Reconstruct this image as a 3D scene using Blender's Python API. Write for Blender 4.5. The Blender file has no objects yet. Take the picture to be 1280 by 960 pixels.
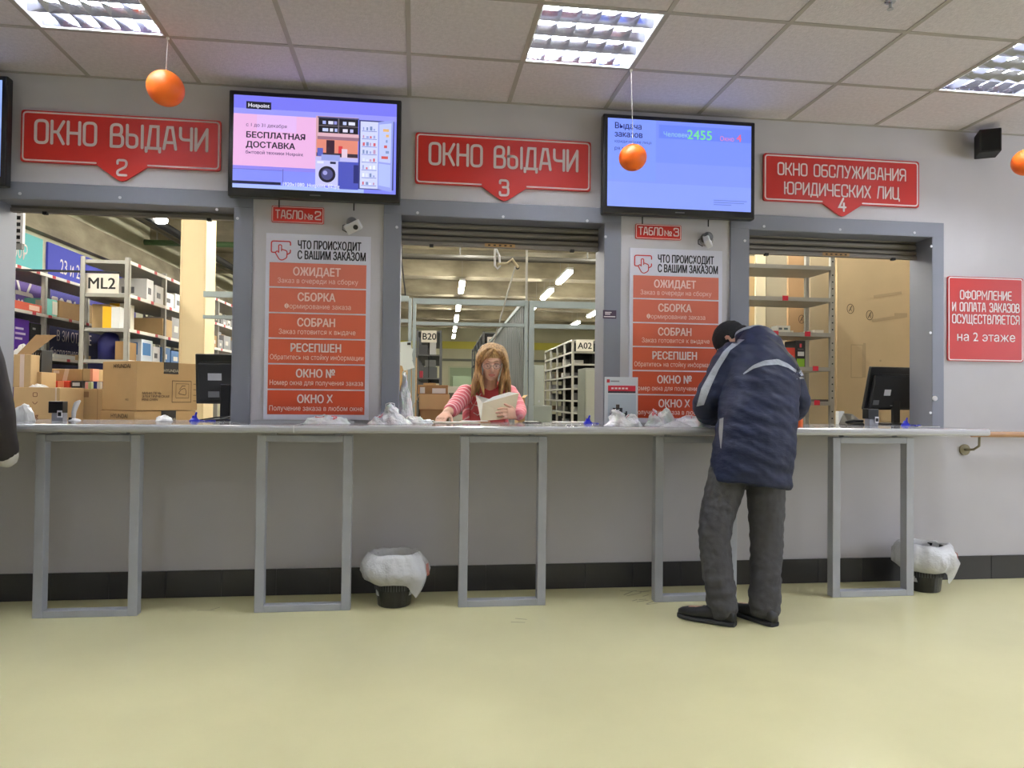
import bpy, bmesh, math, random
from mathutils import Vector, Matrix, noise
from mathutils.bvhtree import BVHTree

# ------------------------------------------------------------------ camera, world, exposure
DAY = 5.8            # daylight coming in through the hall's added side window
scene = bpy.context.scene
COL = scene.collection
F_PX, YAW, ROLL, PITCH = 924.45, math.radians(7.447), math.radians(.61), math.radians(1.0356)
EYE = Vector((0, -4.4508, 1.1614))
fw = Vector((math.sin(YAW) * math.cos(PITCH), math.cos(YAW) * math.cos(PITCH), math.sin(PITCH)))
rt0 = Vector((math.cos(YAW), -math.sin(YAW), 0)); up0 = rt0.cross(fw)
rt = rt0 * math.cos(ROLL) + up0 * math.sin(ROLL)
up = up0 * math.cos(ROLL) - rt0 * math.sin(ROLL)
cam_data = bpy.data.cameras.new('camera'); cam = bpy.data.objects.new('camera', cam_data); COL.objects.link(cam)
cam_data.sensor_width = 36; cam_data.lens = F_PX / 1280 * 36; cam_data.clip_start = .05; cam_data.clip_end = 200
cam.matrix_world = Matrix(((rt.x, up.x, -fw.x, EYE.x), (rt.y, up.y, -fw.y, EYE.y), (rt.z, up.z, -fw.z, EYE.z), (0, 0, 0, 1)))
scene.camera = cam
vs = scene.view_settings
scene.display_settings.display_device = 'sRGB'
vs.view_transform = 'Standard'; vs.look = 'None'; vs.exposure = 0.14; vs.gamma = 1; vs.use_curve_mapping = False
world = bpy.data.worlds.new('world'); scene.world = world; world.use_nodes = True
world.node_tree.nodes['Background'].inputs[0].default_value = (.8, .85, 1, 1)
world.node_tree.nodes['Background'].inputs[1].default_value = DAY
scene.cycles.use_denoising = True
scene.cycles.max_bounces = 8; scene.cycles.diffuse_bounces = 5; scene.cycles.glossy_bounces = 4
scene.cycles.transparent_max_bounces = 12; scene.cycles.sample_clamp_indirect = 4
HALL_LAMP = 108.0      # emission of the tubes in the hall's ceiling lights
STORE_LAMP = 78.0     # emission of the tubes in the store room
HALL_TINT = (.86, .92, 1.0)
STORE_TINT = (1.0, .965, .87)
PHI = math.radians(2.2)   # the store room stands turned by this much against the hall's wall

def at(px, py, y):
    "photo pixel -> the point on the plane at depth y"
    X, Yp = px - 640, py - 480
    d = fw + rt * (X / F_PX) - up * (Yp / F_PX)
    return EYE + d * ((y - EYE.y) / d.y)
def W(a, b, z=0):
    "store-room coordinates: a across, b away from the hall's viewer -> world"
    return Vector((a * math.cos(PHI) + b * math.sin(PHI), EYE.y + b * math.cos(PHI) - a * math.sin(PHI), z))
def WP(px, py, b):
    "photo pixel at store-room distance b -> (a, z)"
    X, Yp = px - 640, py - 480
    d = fw + rt * (X / F_PX) - up * (Yp / F_PX)
    k = b / (d.x * math.sin(PHI) + d.y * math.cos(PHI))
    p = d * k
    return p.x * math.cos(PHI) - p.y * math.sin(PHI), EYE.z + p.z

# ------------------------------------------------------------------ materials
def lin(c):
    return tuple(((v / 255) / 12.92 if v / 255 <= .04045 else ((v / 255 + .055) / 1.055) ** 2.4) for v in c)
MATS = {}
def mat(name, rgb, rough=.5, metal=0, var=0, vscale=8, bump=0, bscale=60, emit=0, alpha=1, trans=0, sss=0, stretch=None, coat=0, rgb2=None, spec=.5):
    if name in MATS: return MATS[name]
    m = bpy.data.materials.new(name); m.use_nodes = True; MATS[name] = m
    nt = m.node_tree; b = nt.nodes['Principled BSDF']
    c = (*lin(rgb), 1)
    b.inputs['Base Color'].default_value = c
    b.inputs['Roughness'].default_value = rough; b.inputs['Metallic'].default_value = metal
    b.inputs['Alpha'].default_value = alpha; b.inputs['Transmission Weight'].default_value = trans
    b.inputs['Coat Weight'].default_value = coat; b.inputs['Specular IOR Level'].default_value = spec
    if sss:
        b.inputs['Subsurface Weight'].default_value = sss; b.inputs['Subsurface Radius'].default_value = (.02, .008, .004)
    if emit:
        b.inputs['Emission Color'].default_value = c; b.inputs['Emission Strength'].default_value = emit
        b.inputs['Base Color'].default_value = (0.01, 0.01, 0.01, 1)
    if var or bump or rgb2:
        tc = nt.nodes.new('ShaderNodeTexCoord'); mp = nt.nodes.new('ShaderNodeMapping')
        nt.links.new(tc.outputs['Object'], mp.inputs[0])
        if stretch: mp.inputs['Scale'].default_value = stretch
        if var or rgb2:
            n = nt.nodes.new('ShaderNodeTexNoise'); n.inputs['Scale'].default_value = vscale; n.inputs['Detail'].default_value = 6
            nt.links.new(mp.outputs[0], n.inputs['Vector'])
            r = nt.nodes.new('ShaderNodeValToRGB')
            r.color_ramp.elements[0].position = .35; r.color_ramp.elements[1].position = .68
            lo = lin(rgb2) if rgb2 else tuple(v * (1 - var) for v in lin(rgb)); hi = lin(rgb) if rgb2 else tuple(min(1, v * (1 + var)) for v in lin(rgb))
            r.color_ramp.elements[0].color = (*lo, 1); r.color_ramp.elements[1].color = (*hi, 1)
            nt.links.new(n.outputs['Fac'], r.inputs[0]); nt.links.new(r.outputs[0], b.inputs['Base Color'])
        if bump:
            n2 = nt.nodes.new('ShaderNodeTexNoise'); n2.inputs['Scale'].default_value = bscale; n2.inputs['Detail'].default_value = 4
            nt.links.new(mp.outputs[0], n2.inputs['Vector'])
            bp = nt.nodes.new('ShaderNodeBump'); bp.inputs['Strength'].default_value = bump; bp.inputs['Distance'].default_value = .02
            nt.links.new(n2.outputs['Fac'], bp.inputs['Height']); nt.links.new(bp.outputs[0], b.inputs['Normal'])
    return m
def paint(rgb, rough=.55, **k):
    return mat('paint_%02x%02x%02x_%d' % (*rgb, int(rough * 100)) + ''.join(str(v) for v in k.values()), rgb, rough, **k)
def glow(rgb, s=1.0):
    return mat('glow_%02x%02x%02x_%d' % (*rgb, int(s * 100)), rgb, .3, emit=s)

M_WALL = mat('wall_paint', (199, 196, 200), .62, var=.05, vscale=1.3)
M_FRAME = mat('frame_metal', (128, 130, 141), .45, metal=.15, var=.03, vscale=3)
M_STEEL = mat('grey_steel', (182, 185, 193), .4, metal=.15, var=.06, vscale=6)
M_SHUT = mat('shutter_metal', (128, 122, 116), .45, metal=.3)
M_COUNTER = mat('counter_laminate', (172, 173, 180), .13, var=.03, vscale=4, coat=.3)
M_EDGE = mat('counter_edge', (214, 216, 222), .2, metal=.25)
M_BLACK = mat('black_plastic', (14, 14, 16), .3)
M_BLACKM = mat('black_matt', (16, 16, 18), .7)
M_RED = mat('sign_red', (184, 30, 20), .42)
M_SIGNWHITE = mat('sign_white', (236, 228, 226), .5)
M_WHITE = mat('white_plastic', (228, 228, 230), .45)
M_PAPER = mat('white_paper', (232, 232, 228), .7)
M_CARD = mat('cardboard', (180, 148, 102), .8, var=.05, vscale=5)
M_CARD2 = mat('brown_cardboard', (150, 118, 78), .8, var=.06, vscale=5)
M_CARD3 = mat('pale_cardboard', (196, 166, 120), .8, var=.05, vscale=5)
M_TAPE = mat('packing_tape', (214, 196, 172), .25)
M_SHELF = mat('shelf_steel', (158, 156, 148), .45, metal=.2, var=.05, vscale=4)
M_CONC = mat('concrete', (172, 162, 138), .85, rgb2=(126, 118, 100), vscale=1.3, stretch=(1, 1, 2.5), bump=.15, bscale=14)
M_CONCD = mat('concrete_dark', (120, 114, 98), .9, var=.2, vscale=2)
M_TAN = mat('tan_paint', (226, 204, 160), .6, var=.03, vscale=2)
M_BEIGE = mat('beige_board', (205, 182, 144), .7, var=.07, vscale=1.8)
M_CHROME = mat('steel_bright', (200, 198, 190), .22, metal=1)

# ------------------------------------------------------------------ mesh helpers
class MB:
    def __init__(s): s.v = []; s.f = []; s.mi = []; s.mats = []
    def m(s, material):
        if material not in s.mats: s.mats.append(material)
        return s.mats.index(material)
    def add(s, vs_, fs, material):
        o = len(s.v); k = s.m(material)
        s.v += [tuple(p) for p in vs_]
        for f in fs: s.f.append(tuple(i + o for i in f)); s.mi.append(k)
        return s
    def box(s, x0, x1, y0, y1, z0, z1, material, M=None):
        vs_ = [(x, y, z) for x in (x0, x1) for y in (y0, y1) for z in (z0, z1)]
        if M: vs_ = [M @ Vector(p) for p in vs_]
        return s.add(vs_, [(0, 1, 3, 2), (4, 6, 7, 5), (0, 4, 5, 1), (2, 3, 7, 6), (0, 2, 6, 4), (1, 5, 7, 3)], material)
    def quad(s, a, b, c, d, material): return s.add([a, b, c, d], [(0, 1, 2, 3)], material)
    def prism(s, pts, y0, y1, material):
        "outline in x,z (counter-clockwise seen from -y), thickness from y0 (front) to y1"
        n = len(pts)
        vs_ = [(p[0], y0, p[1]) for p in pts] + [(p[0], y1, p[1]) for p in pts]
        fs = [tuple(range(n)), tuple(range(2 * n - 1, n - 1, -1))] + [(i, n + i, n + (i + 1) % n, (i + 1) % n) for i in range(n)]
        return s.add(vs_, fs, material)
    def loft(s, rings, material, n=20, cap=True, power=2.0):
        "rings: (centre, u vector, v vector)"
        vs_ = []
        for c, u, v in rings:
            c, u, v = Vector(c), Vector(u), Vector(v)
            for i in range(n):
                t = 2 * math.pi * i / n; ct, st = math.cos(t), math.sin(t)
                e = 2 / power
                vs_.append(c + u * math.copysign(abs(ct) ** e, ct) + v * math.copysign(abs(st) ** e, st))
        fs = []
        for r in range(len(rings) - 1):
            for i in range(n):
                j = (i + 1) % n
                fs.append((r * n + i, r * n + j, (r + 1) * n + j, (r + 1) * n + i))
        if cap:
            fs.append(tuple(range(n - 1, -1, -1))); k = (len(rings) - 1) * n; fs.append(tuple(range(k, k + n)))
        return s.add(vs_, fs, material)
    def tube(s, pts, r, material, n=10, flat=1.0, ends=True):
        pts = [Vector(p) for p in pts]
        rs = r if isinstance(r, (list, tuple)) else [r] * len(pts)
        rings = []; prev = None
        for i, p in enumerate(pts):
            d = (pts[min(i + 1, len(pts) - 1)] - pts[max(i - 1, 0)]).normalized()
            if prev is None:
                a = Vector((0, 0, 1)) if abs(d.z) < .9 else Vector((1, 0, 0)); u = d.cross(a).normalized()
            else:
                u = (prev - d * prev.dot(d)).normalized()
            prev = u; v = d.cross(u)
            rings.append((p, u * rs[i], v * rs[i] * flat))
        if ends:
            d0 = (pts[1] - pts[0]).normalized(); d1 = (pts[-1] - pts[-2]).normalized()
            c, u, v = rings[0]; c1, u1, v1 = rings[-1]
            rings = [(c - d0 * rs[0] * .85, u * .35, v * .35), (c - d0 * rs[0] * .5, u * .8, v * .8)] + rings + [(c1 + d1 * rs[-1] * .5, u1 * .8, v1 * .8), (c1 + d1 * rs[-1] * .85, u1 * .35, v1 * .35)]
        return s.loft(rings, material, n)
    def cyl(s, c, r, h, material, n=20, axis='z', r2=None):
        c = Vector(c); r2 = r if r2 is None else r2
        ax = {'z': ((1, 0, 0), (0, 1, 0), (0, 0, 1)), 'y': ((1, 0, 0), (0, 0, -1), (0, 1, 0)), 'x': ((0, 1, 0), (0, 0, 1), (1, 0, 0))}[axis]
        u, v, w = map(Vector, ax)
        return s.loft([(c, u * r, v * r), (c + w * h, u * r2, v * r2)], material, n)
    def ball(s, c, r, material, n=16, k=10, sq=(1, 1, 1)):
        c = Vector(c); rings = []
        for i in range(k + 1):
            t = -math.pi / 2 + math.pi * i / k; q = max(math.cos(t), .02)
            rings.append((c + Vector((0, 0, r * sq[2] * math.sin(t))), Vector((r * sq[0] * q, 0, 0)), Vector((0, r * sq[1] * q, 0))))
        return s.loft(rings, material, n)
    def stroke(s, pts, w, y, material, closed=False, round_=True):
        "flat ribbon of width w through points (x,z) at depth y, facing -y; each ribbon lies a hair in front of the last"
        P_ = []
        for p in pts:
            q = Vector((p[0], p[1]))
            if not P_ or (q - P_[-1]).length > 1e-5: P_.append(q)
        if closed and (P_[0] - P_[-1]).length < 1e-5: P_.pop()
        N = len(P_)
        if N < 2: return s
        s.lay = getattr(s, 'lay', 0) + 1; y = y - .00006 * (s.lay % 24)
        L, R = [], []
        for i, p in enumerate(P_):
            a_ = P_[i - 1] if (i > 0 or closed) else None; b_ = P_[(i + 1) % N] if (i < N - 1 or closed) else None
            d1 = (p - a_).normalized() if a_ is not None else None; d2 = (b_ - p).normalized() if b_ is not None else None
            if d1 is None: d1 = d2
            if d2 is None: d2 = d1
            n1 = Vector((-d1.y, d1.x)); n2 = Vector((-d2.y, d2.x)); m_ = n1 + n2
            if m_.length < 1e-4: m_ = n1.copy()
            m_.normalize(); k = min(1 / max(m_.dot(n1), .3), 2.2) * w / 2
            L.append(p + m_ * k); R.append(p - m_ * k)
        vs_ = [(q.x, y, q.y) for q in L] + [(q.x, y, q.y) for q in R]
        fs = [(i, N + i, N + (i + 1) % N, (i + 1) % N) for i in range(N if closed else N - 1)]
        s.add(vs_, fs, material)
        if not closed and round_:
            for p, d in ((P_[0], (P_[0] - P_[1]).normalized()), (P_[-1], (P_[-1] - P_[-2]).normalized())):
                n = Vector((-d.y, d.x)); c = [p + (n * math.cos(t * math.pi / 6) + d * math.sin(t * math.pi / 6)) * w / 2 for t in range(7)]
                s.add([(q.x, y, q.y) for q in c], [tuple(range(7))], material)
        return s
    def build(s, name, parent=None, world=False, bevel=0, smooth=False, M=None):
        me = bpy.data.meshes.new(name)
        vs_ = s.v
        if world and parent is not None:
            L = parent['_loc'] if '_loc' in parent else tuple(parent.location)
            vs_ = [(p[0] - L[0], p[1] - L[1], p[2] - L[2]) for p in vs_]
        if M: vs_ = [tuple(M @ Vector(p)) for p in vs_]
        me.from_pydata(vs_, [], s.f)
        for m_ in s.mats: me.materials.append(m_)
        me.polygons.foreach_set('material_index', s.mi)
        if smooth: me.polygons.foreach_set('use_smooth', [True] * len(me.polygons))
        me.update()
        bm = bmesh.new(); bm.from_mesh(me); bmesh.ops.recalc_face_normals(bm, faces=bm.faces) if smooth else None; bm.to_mesh(me); bm.free()
        o = bpy.data.objects.new(name, me); COL.objects.link(o)
        if parent is not None: o.parent = parent
        if bevel:
            b = o.modifiers.new('bevel', 'BEVEL'); b.width = bevel; b.segments = 2; b.limit_method = 'ANGLE'
        return o
def tag(o, label, cat, group=None, kind=None):
    if label: o['label'] = label
    if cat: o['category'] = cat
    if group: o['group'] = group
    if kind: o['kind'] = kind
    return o
def struct(o): o['kind'] = 'structure'; return o
def root(name, loc, label, cat, group=None, rz=0):
    o = bpy.data.objects.new(name, None); COL.objects.link(o); o.empty_display_size = .1
    o.location = loc; o.rotation_euler = (0, 0, rz)
    return tag(o, label, cat, group)
def copy_tree(o, parent=None):
    c = o.copy(); COL.objects.link(c)
    if parent is not None: c.parent = parent
    for ch in list(o.children): copy_tree(ch, c)
    return c
def fuse(mb, name, voxel, parent=None, smooth=2, disp=None, world=True):
    "one continuous surface out of overlapping closed pieces (single material)"
    tmp = mb.build('tmp_' + name, None, smooth=True)
    r = tmp.modifiers.new('r', 'REMESH'); r.mode = 'VOXEL'; r.voxel_size = voxel; r.use_smooth_shade = True
    if smooth:
        q = tmp.modifiers.new('s', 'SMOOTH'); q.iterations = smooth; q.factor = .5
    dg = bpy.context.evaluated_depsgraph_get(); dg.update()
    me = bpy.data.meshes.new_from_object(tmp.evaluated_get(dg)); me.name = name
    bpy.data.objects.remove(tmp)
    L = Vector(parent.location) if (parent is not None and world) else Vector((0, 0, 0))
    if disp:
        ns = [v.normal.copy() for v in me.vertices]
        for v, nn in zip(me.vertices, ns): v.co += nn * disp(v.co)
    for v in me.vertices: v.co -= L
    me.materials.clear(); me.materials.append(mb.mats[0])
    me.polygons.foreach_set('use_smooth', [True] * len(me.polygons)); me.update()
    o = bpy.data.objects.new(name, me); COL.objects.link(o)
    if parent is not None: o.parent = parent
    return o

# ------------------------------------------------------------------ lettering
GLYPHS = {}
def glyph_text(s):
    "outline loops of a line of lettering at size 1 -> points, faces (each outline filled with its own holes)"
    if s in GLYPHS: return GLYPHS[s]
    cu = bpy.data.curves.new('txt', 'FONT'); cu.body = s; cu.size = 1; cu.resolution_u = 3; cu.fill_mode = 'NONE'
    o = bpy.data.objects.new('txt', cu); COL.objects.link(o)
    dg = bpy.context.evaluated_depsgraph_get(); dg.update()
    me = bpy.data.meshes.new_from_object(o.evaluated_get(dg))
    nb = {}
    for e in me.edges:
        p, q = e.vertices; nb.setdefault(p, []).append(q); nb.setdefault(q, []).append(p)
    co = [Vector((v.co.x, v.co.y)) for v in me.vertices]; seen = set(); loops = []
    for v in sorted(nb):
        if v in seen: continue
        lp = [v]; seen.add(v); cur = v
        while True:
            nx = [q for q in nb[cur] if q not in seen]
            if not nx: break
            cur = min(nx, key=lambda q: abs(q - cur)); seen.add(cur); lp.append(cur)
        if len(lp) > 2: loops.append([co[k] for k in lp])
    bpy.data.objects.remove(o); bpy.data.curves.remove(cu); bpy.data.meshes.remove(me)
    def area(l): return sum(l[i - 1].x * l[i].y - l[i].x * l[i - 1].y for i in range(len(l))) / 2
    def inside(p, l):
        c = False
        for i in range(len(l)):
            a_, b_ = l[i - 1], l[i]
            if (a_.y > p.y) != (b_.y > p.y) and p.x < (b_.x - a_.x) * (p.y - a_.y) / (b_.y - a_.y) + a_.x: c = not c
        return c
    ar = [area(l) for l in loops]; outs, holes = [], []
    for k, l in enumerate(loops):
        hole = any(q != k and ar[q] * ar[k] < 0 and abs(ar[q]) > abs(ar[k]) and all(inside(p, loops[q]) for p in l[::3]) for q in range(len(loops)))
        (holes if hole else outs).append(l)
    pts, fs = [], []
    from mathutils.geometry import tessellate_polygon
    for n_, l in enumerate(outs):
        hs = [h for h in holes if inside(h[0], l)]
        polys = [[Vector((p.x, p.y, 0)) for p in q] for q in [l] + hs]; flat = [p for q in polys for p in q]; k0 = len(pts)
        for t in tessellate_polygon(polys): fs.append((tuple(k0 + i for i in t)))
        pts += [(p.x, p.y, n_ % 3) for p in flat]
    GLYPHS[s] = (pts, fs); return GLYPHS[s]
def text_into(mb, s, x, z, size, y, material, bold=0, sx=1.0, align='l', M=None):
    "lettering facing -y; x,z = baseline start (or middle / end)"
    pts, fs = glyph_text(s)
    if not pts: return mb
    w = max(p[0] for p in pts) * size * sx
    x0 = x - (w / 2 if align == 'c' else w if align == 'r' else 0)
    e = abs(bold) * size
    for k, (dx, dz) in enumerate(((0, 0), (-e, 0), (e, 0), (0, e * .7), (0, -e * .7)) if bold > 0 else ((0, 0),)):
        q = [Vector((x0 + p[0] * size * sx + dx, y - .00005 * k - .000016 * p[2], z + p[1] * size + dz)) for p in pts]
        if M: q = [M @ p for p in q]
        mb.add(q, fs, material)
    return mb
def rounded(pts, r, closed=False, n=5):
    out = []; N = len(pts); P_ = [Vector(p) for p in pts]
    for i, p in enumerate(P_):
        if not closed and i in (0, N - 1): out.append(p); continue
        a = P_[i - 1]; b = P_[(i + 1) % N]
        da = a - p; db = b - p
        k = min(r, da.length * .49, db.length * .49)
        A = p + da.normalized() * k; B = p + db.normalized() * k
        for t in range(n + 1):
            q = t / n; out.append(A * (1 - q) ** 2 + p * 2 * q * (1 - q) + B * q * q)
    return out
w_ = .6
GL = {  # narrow square-shouldered sign lettering: width, list of (points, closed)
 'О': (w_, [([(0, 0), (w_, 0), (w_, 1), (0, 1)], 1)]),
 'К': (w_, [([(0, 0), (0, 1)], 0), ([(0, .52), (.3, .52), (w_, 1)], 0), ([(.28, .52), (w_, 0)], 0)]),
 'Н': (w_, [([(0, 0), (0, 1)], 0), ([(w_, 0), (w_, 1)], 0), ([(0, .5), (w_, .5)], 0)]),
 'В': (w_, [([(0, 0), (0, 1), (.54, 1), (.54, .53), (0, .53)], 0), ([(0, .53), (w_, .53), (w_, 0), (0, 0)], 0)]),
 'Ы': (.8, [([(0, 1), (0, 0), (.52, 0), (.52, .56), (0, .56)], 0), ([(.8, 0), (.8, 1)], 0)]),
 'Д': (.68, [([(.08, 0), (.2, 1), (.6, 1), (.6, 0)], 0), ([(-.02, -.16), (-.02, 0), (.7, 0), (.7, -.16)], 0)]),
 'А': (.64, [([(0, 0), (.2, 1), (.44, 1), (.64, 0)], 0), ([(.07, .3), (.57, .3)], 0)]),
 'Ч': (w_, [([(0, 1), (0, .46), (w_, .46)], 0), ([(w_, 0), (w_, 1)], 0)]),
 'И': (w_, [([(0, 1), (0, 0)], 0), ([(0, .02), (w_, .98)], 0), ([(w_, 0), (w_, 1)], 0)]),
 '2': (.56, [([(0, .76), (0, 1), (.56, 1), (.56, .58), (0, .28), (0, 0), (.56, 0)], 0)]),
 '3': (.56, [([(0, .8), (0, 1), (.54, 1), (.54, .54), (.2, .54)], 0), ([(.2, .54), (.56, .54), (.56, 0), (0, 0), (0, .2)], 0)]),
 '4': (.58, [([(.36, 1), (0, .3), (.58, .3)], 0), ([(.42, .62), (.42, 0)], 0)]),
 'Б': (w_, [([(.56, 1), (0, 1), (0, 0), (w_, 0), (w_, .56), (0, .56)], 0)]),
 'С': (w_, [([(w_, .74), (w_, 1), (0, 1), (0, 0), (w_, 0), (w_, .26)], 0)]),
 'Л': (.62, [([(0, 0), (.14, 1), (.62, 1), (.62, 0)], 0)]),
 'У': (.6, [([(0, 1), (.34, .42)], 0), ([(.6, 1), (.26, 0), (.04, 0)], 0)]),
 'Ж': (.9, [([(.45, 0), (.45, 1)], 0), ([(0, 1), (.3, .52), (.6, .52), (.9, 1)], 0), ([(0, 0), (.3, .52)], 0), ([(.6, .52), (.9, 0)], 0)]),
 'Я': (w_, [([(w_, 0), (w_, 1), (0, 1), (0, .46), (w_, .46)], 0), ([(.28, .46), (0, 0)], 0)]),
 'Ю': (.92, [([(0, 0), (0, 1)], 0), ([(0, .5), (.32, .5)], 0), ([(.32, 0), (.92, 0), (.92, 1), (.32, 1)], 1)]),
 'Р': (w_, [([(0, 0), (0, 1), (w_, 1), (w_, .44), (0, .44)], 0)]),
 'Е': (.52, [([(.52, 1), (0, 1), (0, 0), (.52, 0)], 0), ([(0, .52), (.46, .52)], 0)]),
 'Х': (.6, [([(0, 0), (.6, 1)], 0), ([(0, 1), (.6, 0)], 0)]),
 'Ц': (.68, [([(0, 1), (0, 0), (.58, 0), (.58, 1)], 0), ([(.58, 0), (.7, 0), (.7, -.17)], 0)]),
 'Щ': (.98, [([(0, 1), (0, 0), (.86, 0), (.86, 1)], 0), ([(.43, 0), (.43, 1)], 0), ([(.86, 0), (.98, 0), (.98, -.17)], 0)]),
 'Ф': (.84, [([(0, .2), (.84, .2), (.84, .84), (0, .84)], 1), ([(.42, 0), (.42, 1)], 0)]),
 'П': (w_, [([(0, 0), (0, 1), (w_, 1), (w_, 0)], 0)]),
 'М': (.78, [([(0, 0), (0, 1), (.39, .35), (.78, 1), (.78, 0)], 0)]),
 'Т': (.58, [([(0, 1), (.58, 1)], 0), ([(.29, 1), (.29, 0)], 0)]),
 'З': (.56, [([(0, .8), (0, 1), (.54, 1), (.54, .54), (.2, .54)], 0), ([(.2, .54), (.56, .54), (.56, 0), (0, 0), (0, .2)], 0)]),
 '№': (.95, [([(0, 0), (0, .75), (.45, 0), (.45, .75)], 0), ([(.6, .2), (.9, .2), (.9, .6), (.6, .6)], 1), ([(.6, 0), (.9, 0)], 0)]),
 ' ': (.34, [])}
SHARP = set('КИАДЛУЖХМ4№')
def sign_width(s, h, gap=.24): return sum(GL[c][0] + gap for c in s) * h - gap * h
def sign_text(mb, s, cx, z, h, width, y, material, stroke=.13, gap=.24):
    k = width / sign_width(s, 1, gap); x = cx - width / 2
    for c in s:
        w, paths = GL[c]
        for pts, cl in paths:
            q = [(x + p[0] * k, z + p[1] * h) for p in pts]
            if c not in SHARP or cl: q = rounded(q, .2 * h, bool(cl))
            mb.stroke(q, stroke * h, y, material, closed=bool(cl))
        x += (w + gap) * k
    return mb
def rrect(x0, x1, z0, z1, r, n=5):
    return [tuple(p) for p in rounded([(x0, z0), (x1, z0), (x1, z1), (x0, z1)], r, True, n)]
# ================================================================== THE HALL: floor, ceiling, walls, windows
ZC = 2.956; X0, ROW0 = -.0567, -.5686
HX0, HX1, HY0 = -6.0, 7.2, -9.6
floor_m = mat('epoxy_floor', (236, 229, 180), .2, var=.05, vscale=1.1, stretch=(1, 1, 1), bump=.02, bscale=3)
struct(MB().box(HX0, HX1, HY0, .0, -.1, 0, floor_m).build('floor'))
# scuffs by the counter
scuff = mat('floor_scuff', (150, 142, 104), .5, var=.15, vscale=9)
rng = random.Random(4)
sc = MB()
for (px, py, n) in ((798, 742, 7), (803, 752, 5), (270, 762, 2), (1160, 728, 2), (640, 777, 2)):
    for i in range(n):
        d = Vector((px - 640 + rng.uniform(-14, 14), py - 480 + rng.uniform(-4, 4)))
        r = fw + rt * (d.x / F_PX) - up * (d.y / F_PX); p = EYE + r * (-EYE.z / r.z)
        a = rng.uniform(-.5, .9); L = rng.uniform(.02, .07); ww = .004
        c, s_ = math.cos(a), math.sin(a)
        sc.quad((p.x - c * L - s_ * ww, p.y - s_ * L + c * ww, .0006), (p.x - c * L + s_ * ww, p.y - s_ * L - c * ww, .0006),
                (p.x + c * L + s_ * ww, p.y + s_ * L - c * ww, .0006), (p.x + c * L - s_ * ww, p.y + s_ * L + c * ww, .0006), scuff)
fl = bpy.data.objects['floor']; sc.build('scuff', fl)

tile = mat('ceiling_tile', (222, 216, 220), .9, var=.06, vscale=45, bump=.25, bscale=120)
gridm = mat('ceiling_grid_paint', (172, 166, 160), .6)
LAMP_CELLS = [(k, r) for r in (1, 5, 9, 13) for k in (-7, -3, 1, 5, 9)]
cmb = MB(); kmin, kmax = -10, 12; rows = 16
for k in range(kmin, kmax):
    xa, xb = max(HX0, X0 + .6 * k), min(HX1, X0 + .6 * (k + 1))
    if xb <= xa: continue
    for r in range(rows):
        yb = 0 if r == 0 else ROW0 - .6 * (r - 1); ya = max(HY0, ROW0 - .6 * r)
        if (k, r) in LAMP_CELLS or yb <= ya: continue
        cmb.quad((xa, yb, ZC), (xb, yb, ZC), (xb, ya, ZC), (xa, ya, ZC), tile)
ceil = struct(cmb.build('ceiling'))
g = MB()
for k in range(kmin, kmax + 1):
    x = X0 + .6 * k
    if HX0 < x < HX1: g.box(x - .012, x + .012, HY0, 0, ZC - .003, ZC + .02, gridm)
for r in range(rows):
    y = ROW0 - .6 * r
    if y > HY0: g.box(HX0, HX1, y - .012, y + .012, ZC - .0034, ZC + .02, gridm)
g.box(HX0, HX1, -.02, 0, ZC - .004, ZC + .02, gridm)
g.build('ceiling_grid', ceil)

OPEN = [(-2.333, -1.05), (-.10, 1.150), (2.085, 3.354)]; ZO, ZT = .962, 2.245; TH = .2
wm = MB(); xs = [HX0] + [v for o in OPEN for v in o] + [HX1]
wm.box(HX0, HX1, 0, TH, 0, ZO, M_WALL); wm.box(HX0, HX1, 0, TH, ZT, 4.5, M_WALL)
for i in range(0, len(xs), 2): wm.box(xs[i], xs[i + 1], 0, TH, ZO, ZT, M_WALL)
struct(wm.build('wall_front'))
struct(MB().box(HX0 - .1, HX0, HY0, 0, 0, 3, M_WALL).build('wall_left'))
WY0, WY1, WZ0, WZ1 = -5.6, -.9, 1.15, 2.75       # unseen window added in the right-hand wall: daylight for the wall's brighter right end
m = MB().box(HX1, HX1 + .1, HY0, WY0, 0, 3, M_WALL).box(HX1, HX1 + .1, WY1, 0, 0, 3, M_WALL).box(HX1, HX1 + .1, WY0, WY1, 0, WZ0, M_WALL).box(HX1, HX1 + .1, WY0, WY1, WZ1, 3, M_WALL)
struct(m.build('wall_right'))
m = MB()
for k in range(5):
    y = WY0 + (WY1 - WY0 - .05) * k / 4; m.box(HX1 + .02, HX1 + .08, y, y + .05, WZ0, WZ1, M_WHITE)
m.box(HX1 + .02, HX1 + .08, WY0, WY1, WZ0, WZ0 + .05, M_WHITE).box(HX1 + .02, HX1 + .08, WY0, WY1, WZ1 - .05, WZ1, M_WHITE)
struct(m.build('window_4'))
pd = bpy.data.lights.new('portal', 'AREA'); pd.shape = 'RECTANGLE'; pd.size = WY1 - WY0; pd.size_y = WZ1 - WZ0; pd.cycles.is_portal = True
po = bpy.data.objects.new('portal', pd); COL.objects.link(po); po.location = (HX1 + .12, (WY0 + WY1) / 2, (WZ0 + WZ1) / 2); po.rotation_euler = (math.radians(90), 0, math.radians(90))
struct(MB().box(HX0, HX1, HY0 - .1, HY0, 0, 3, M_WALL).build('wall_back'))

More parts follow.
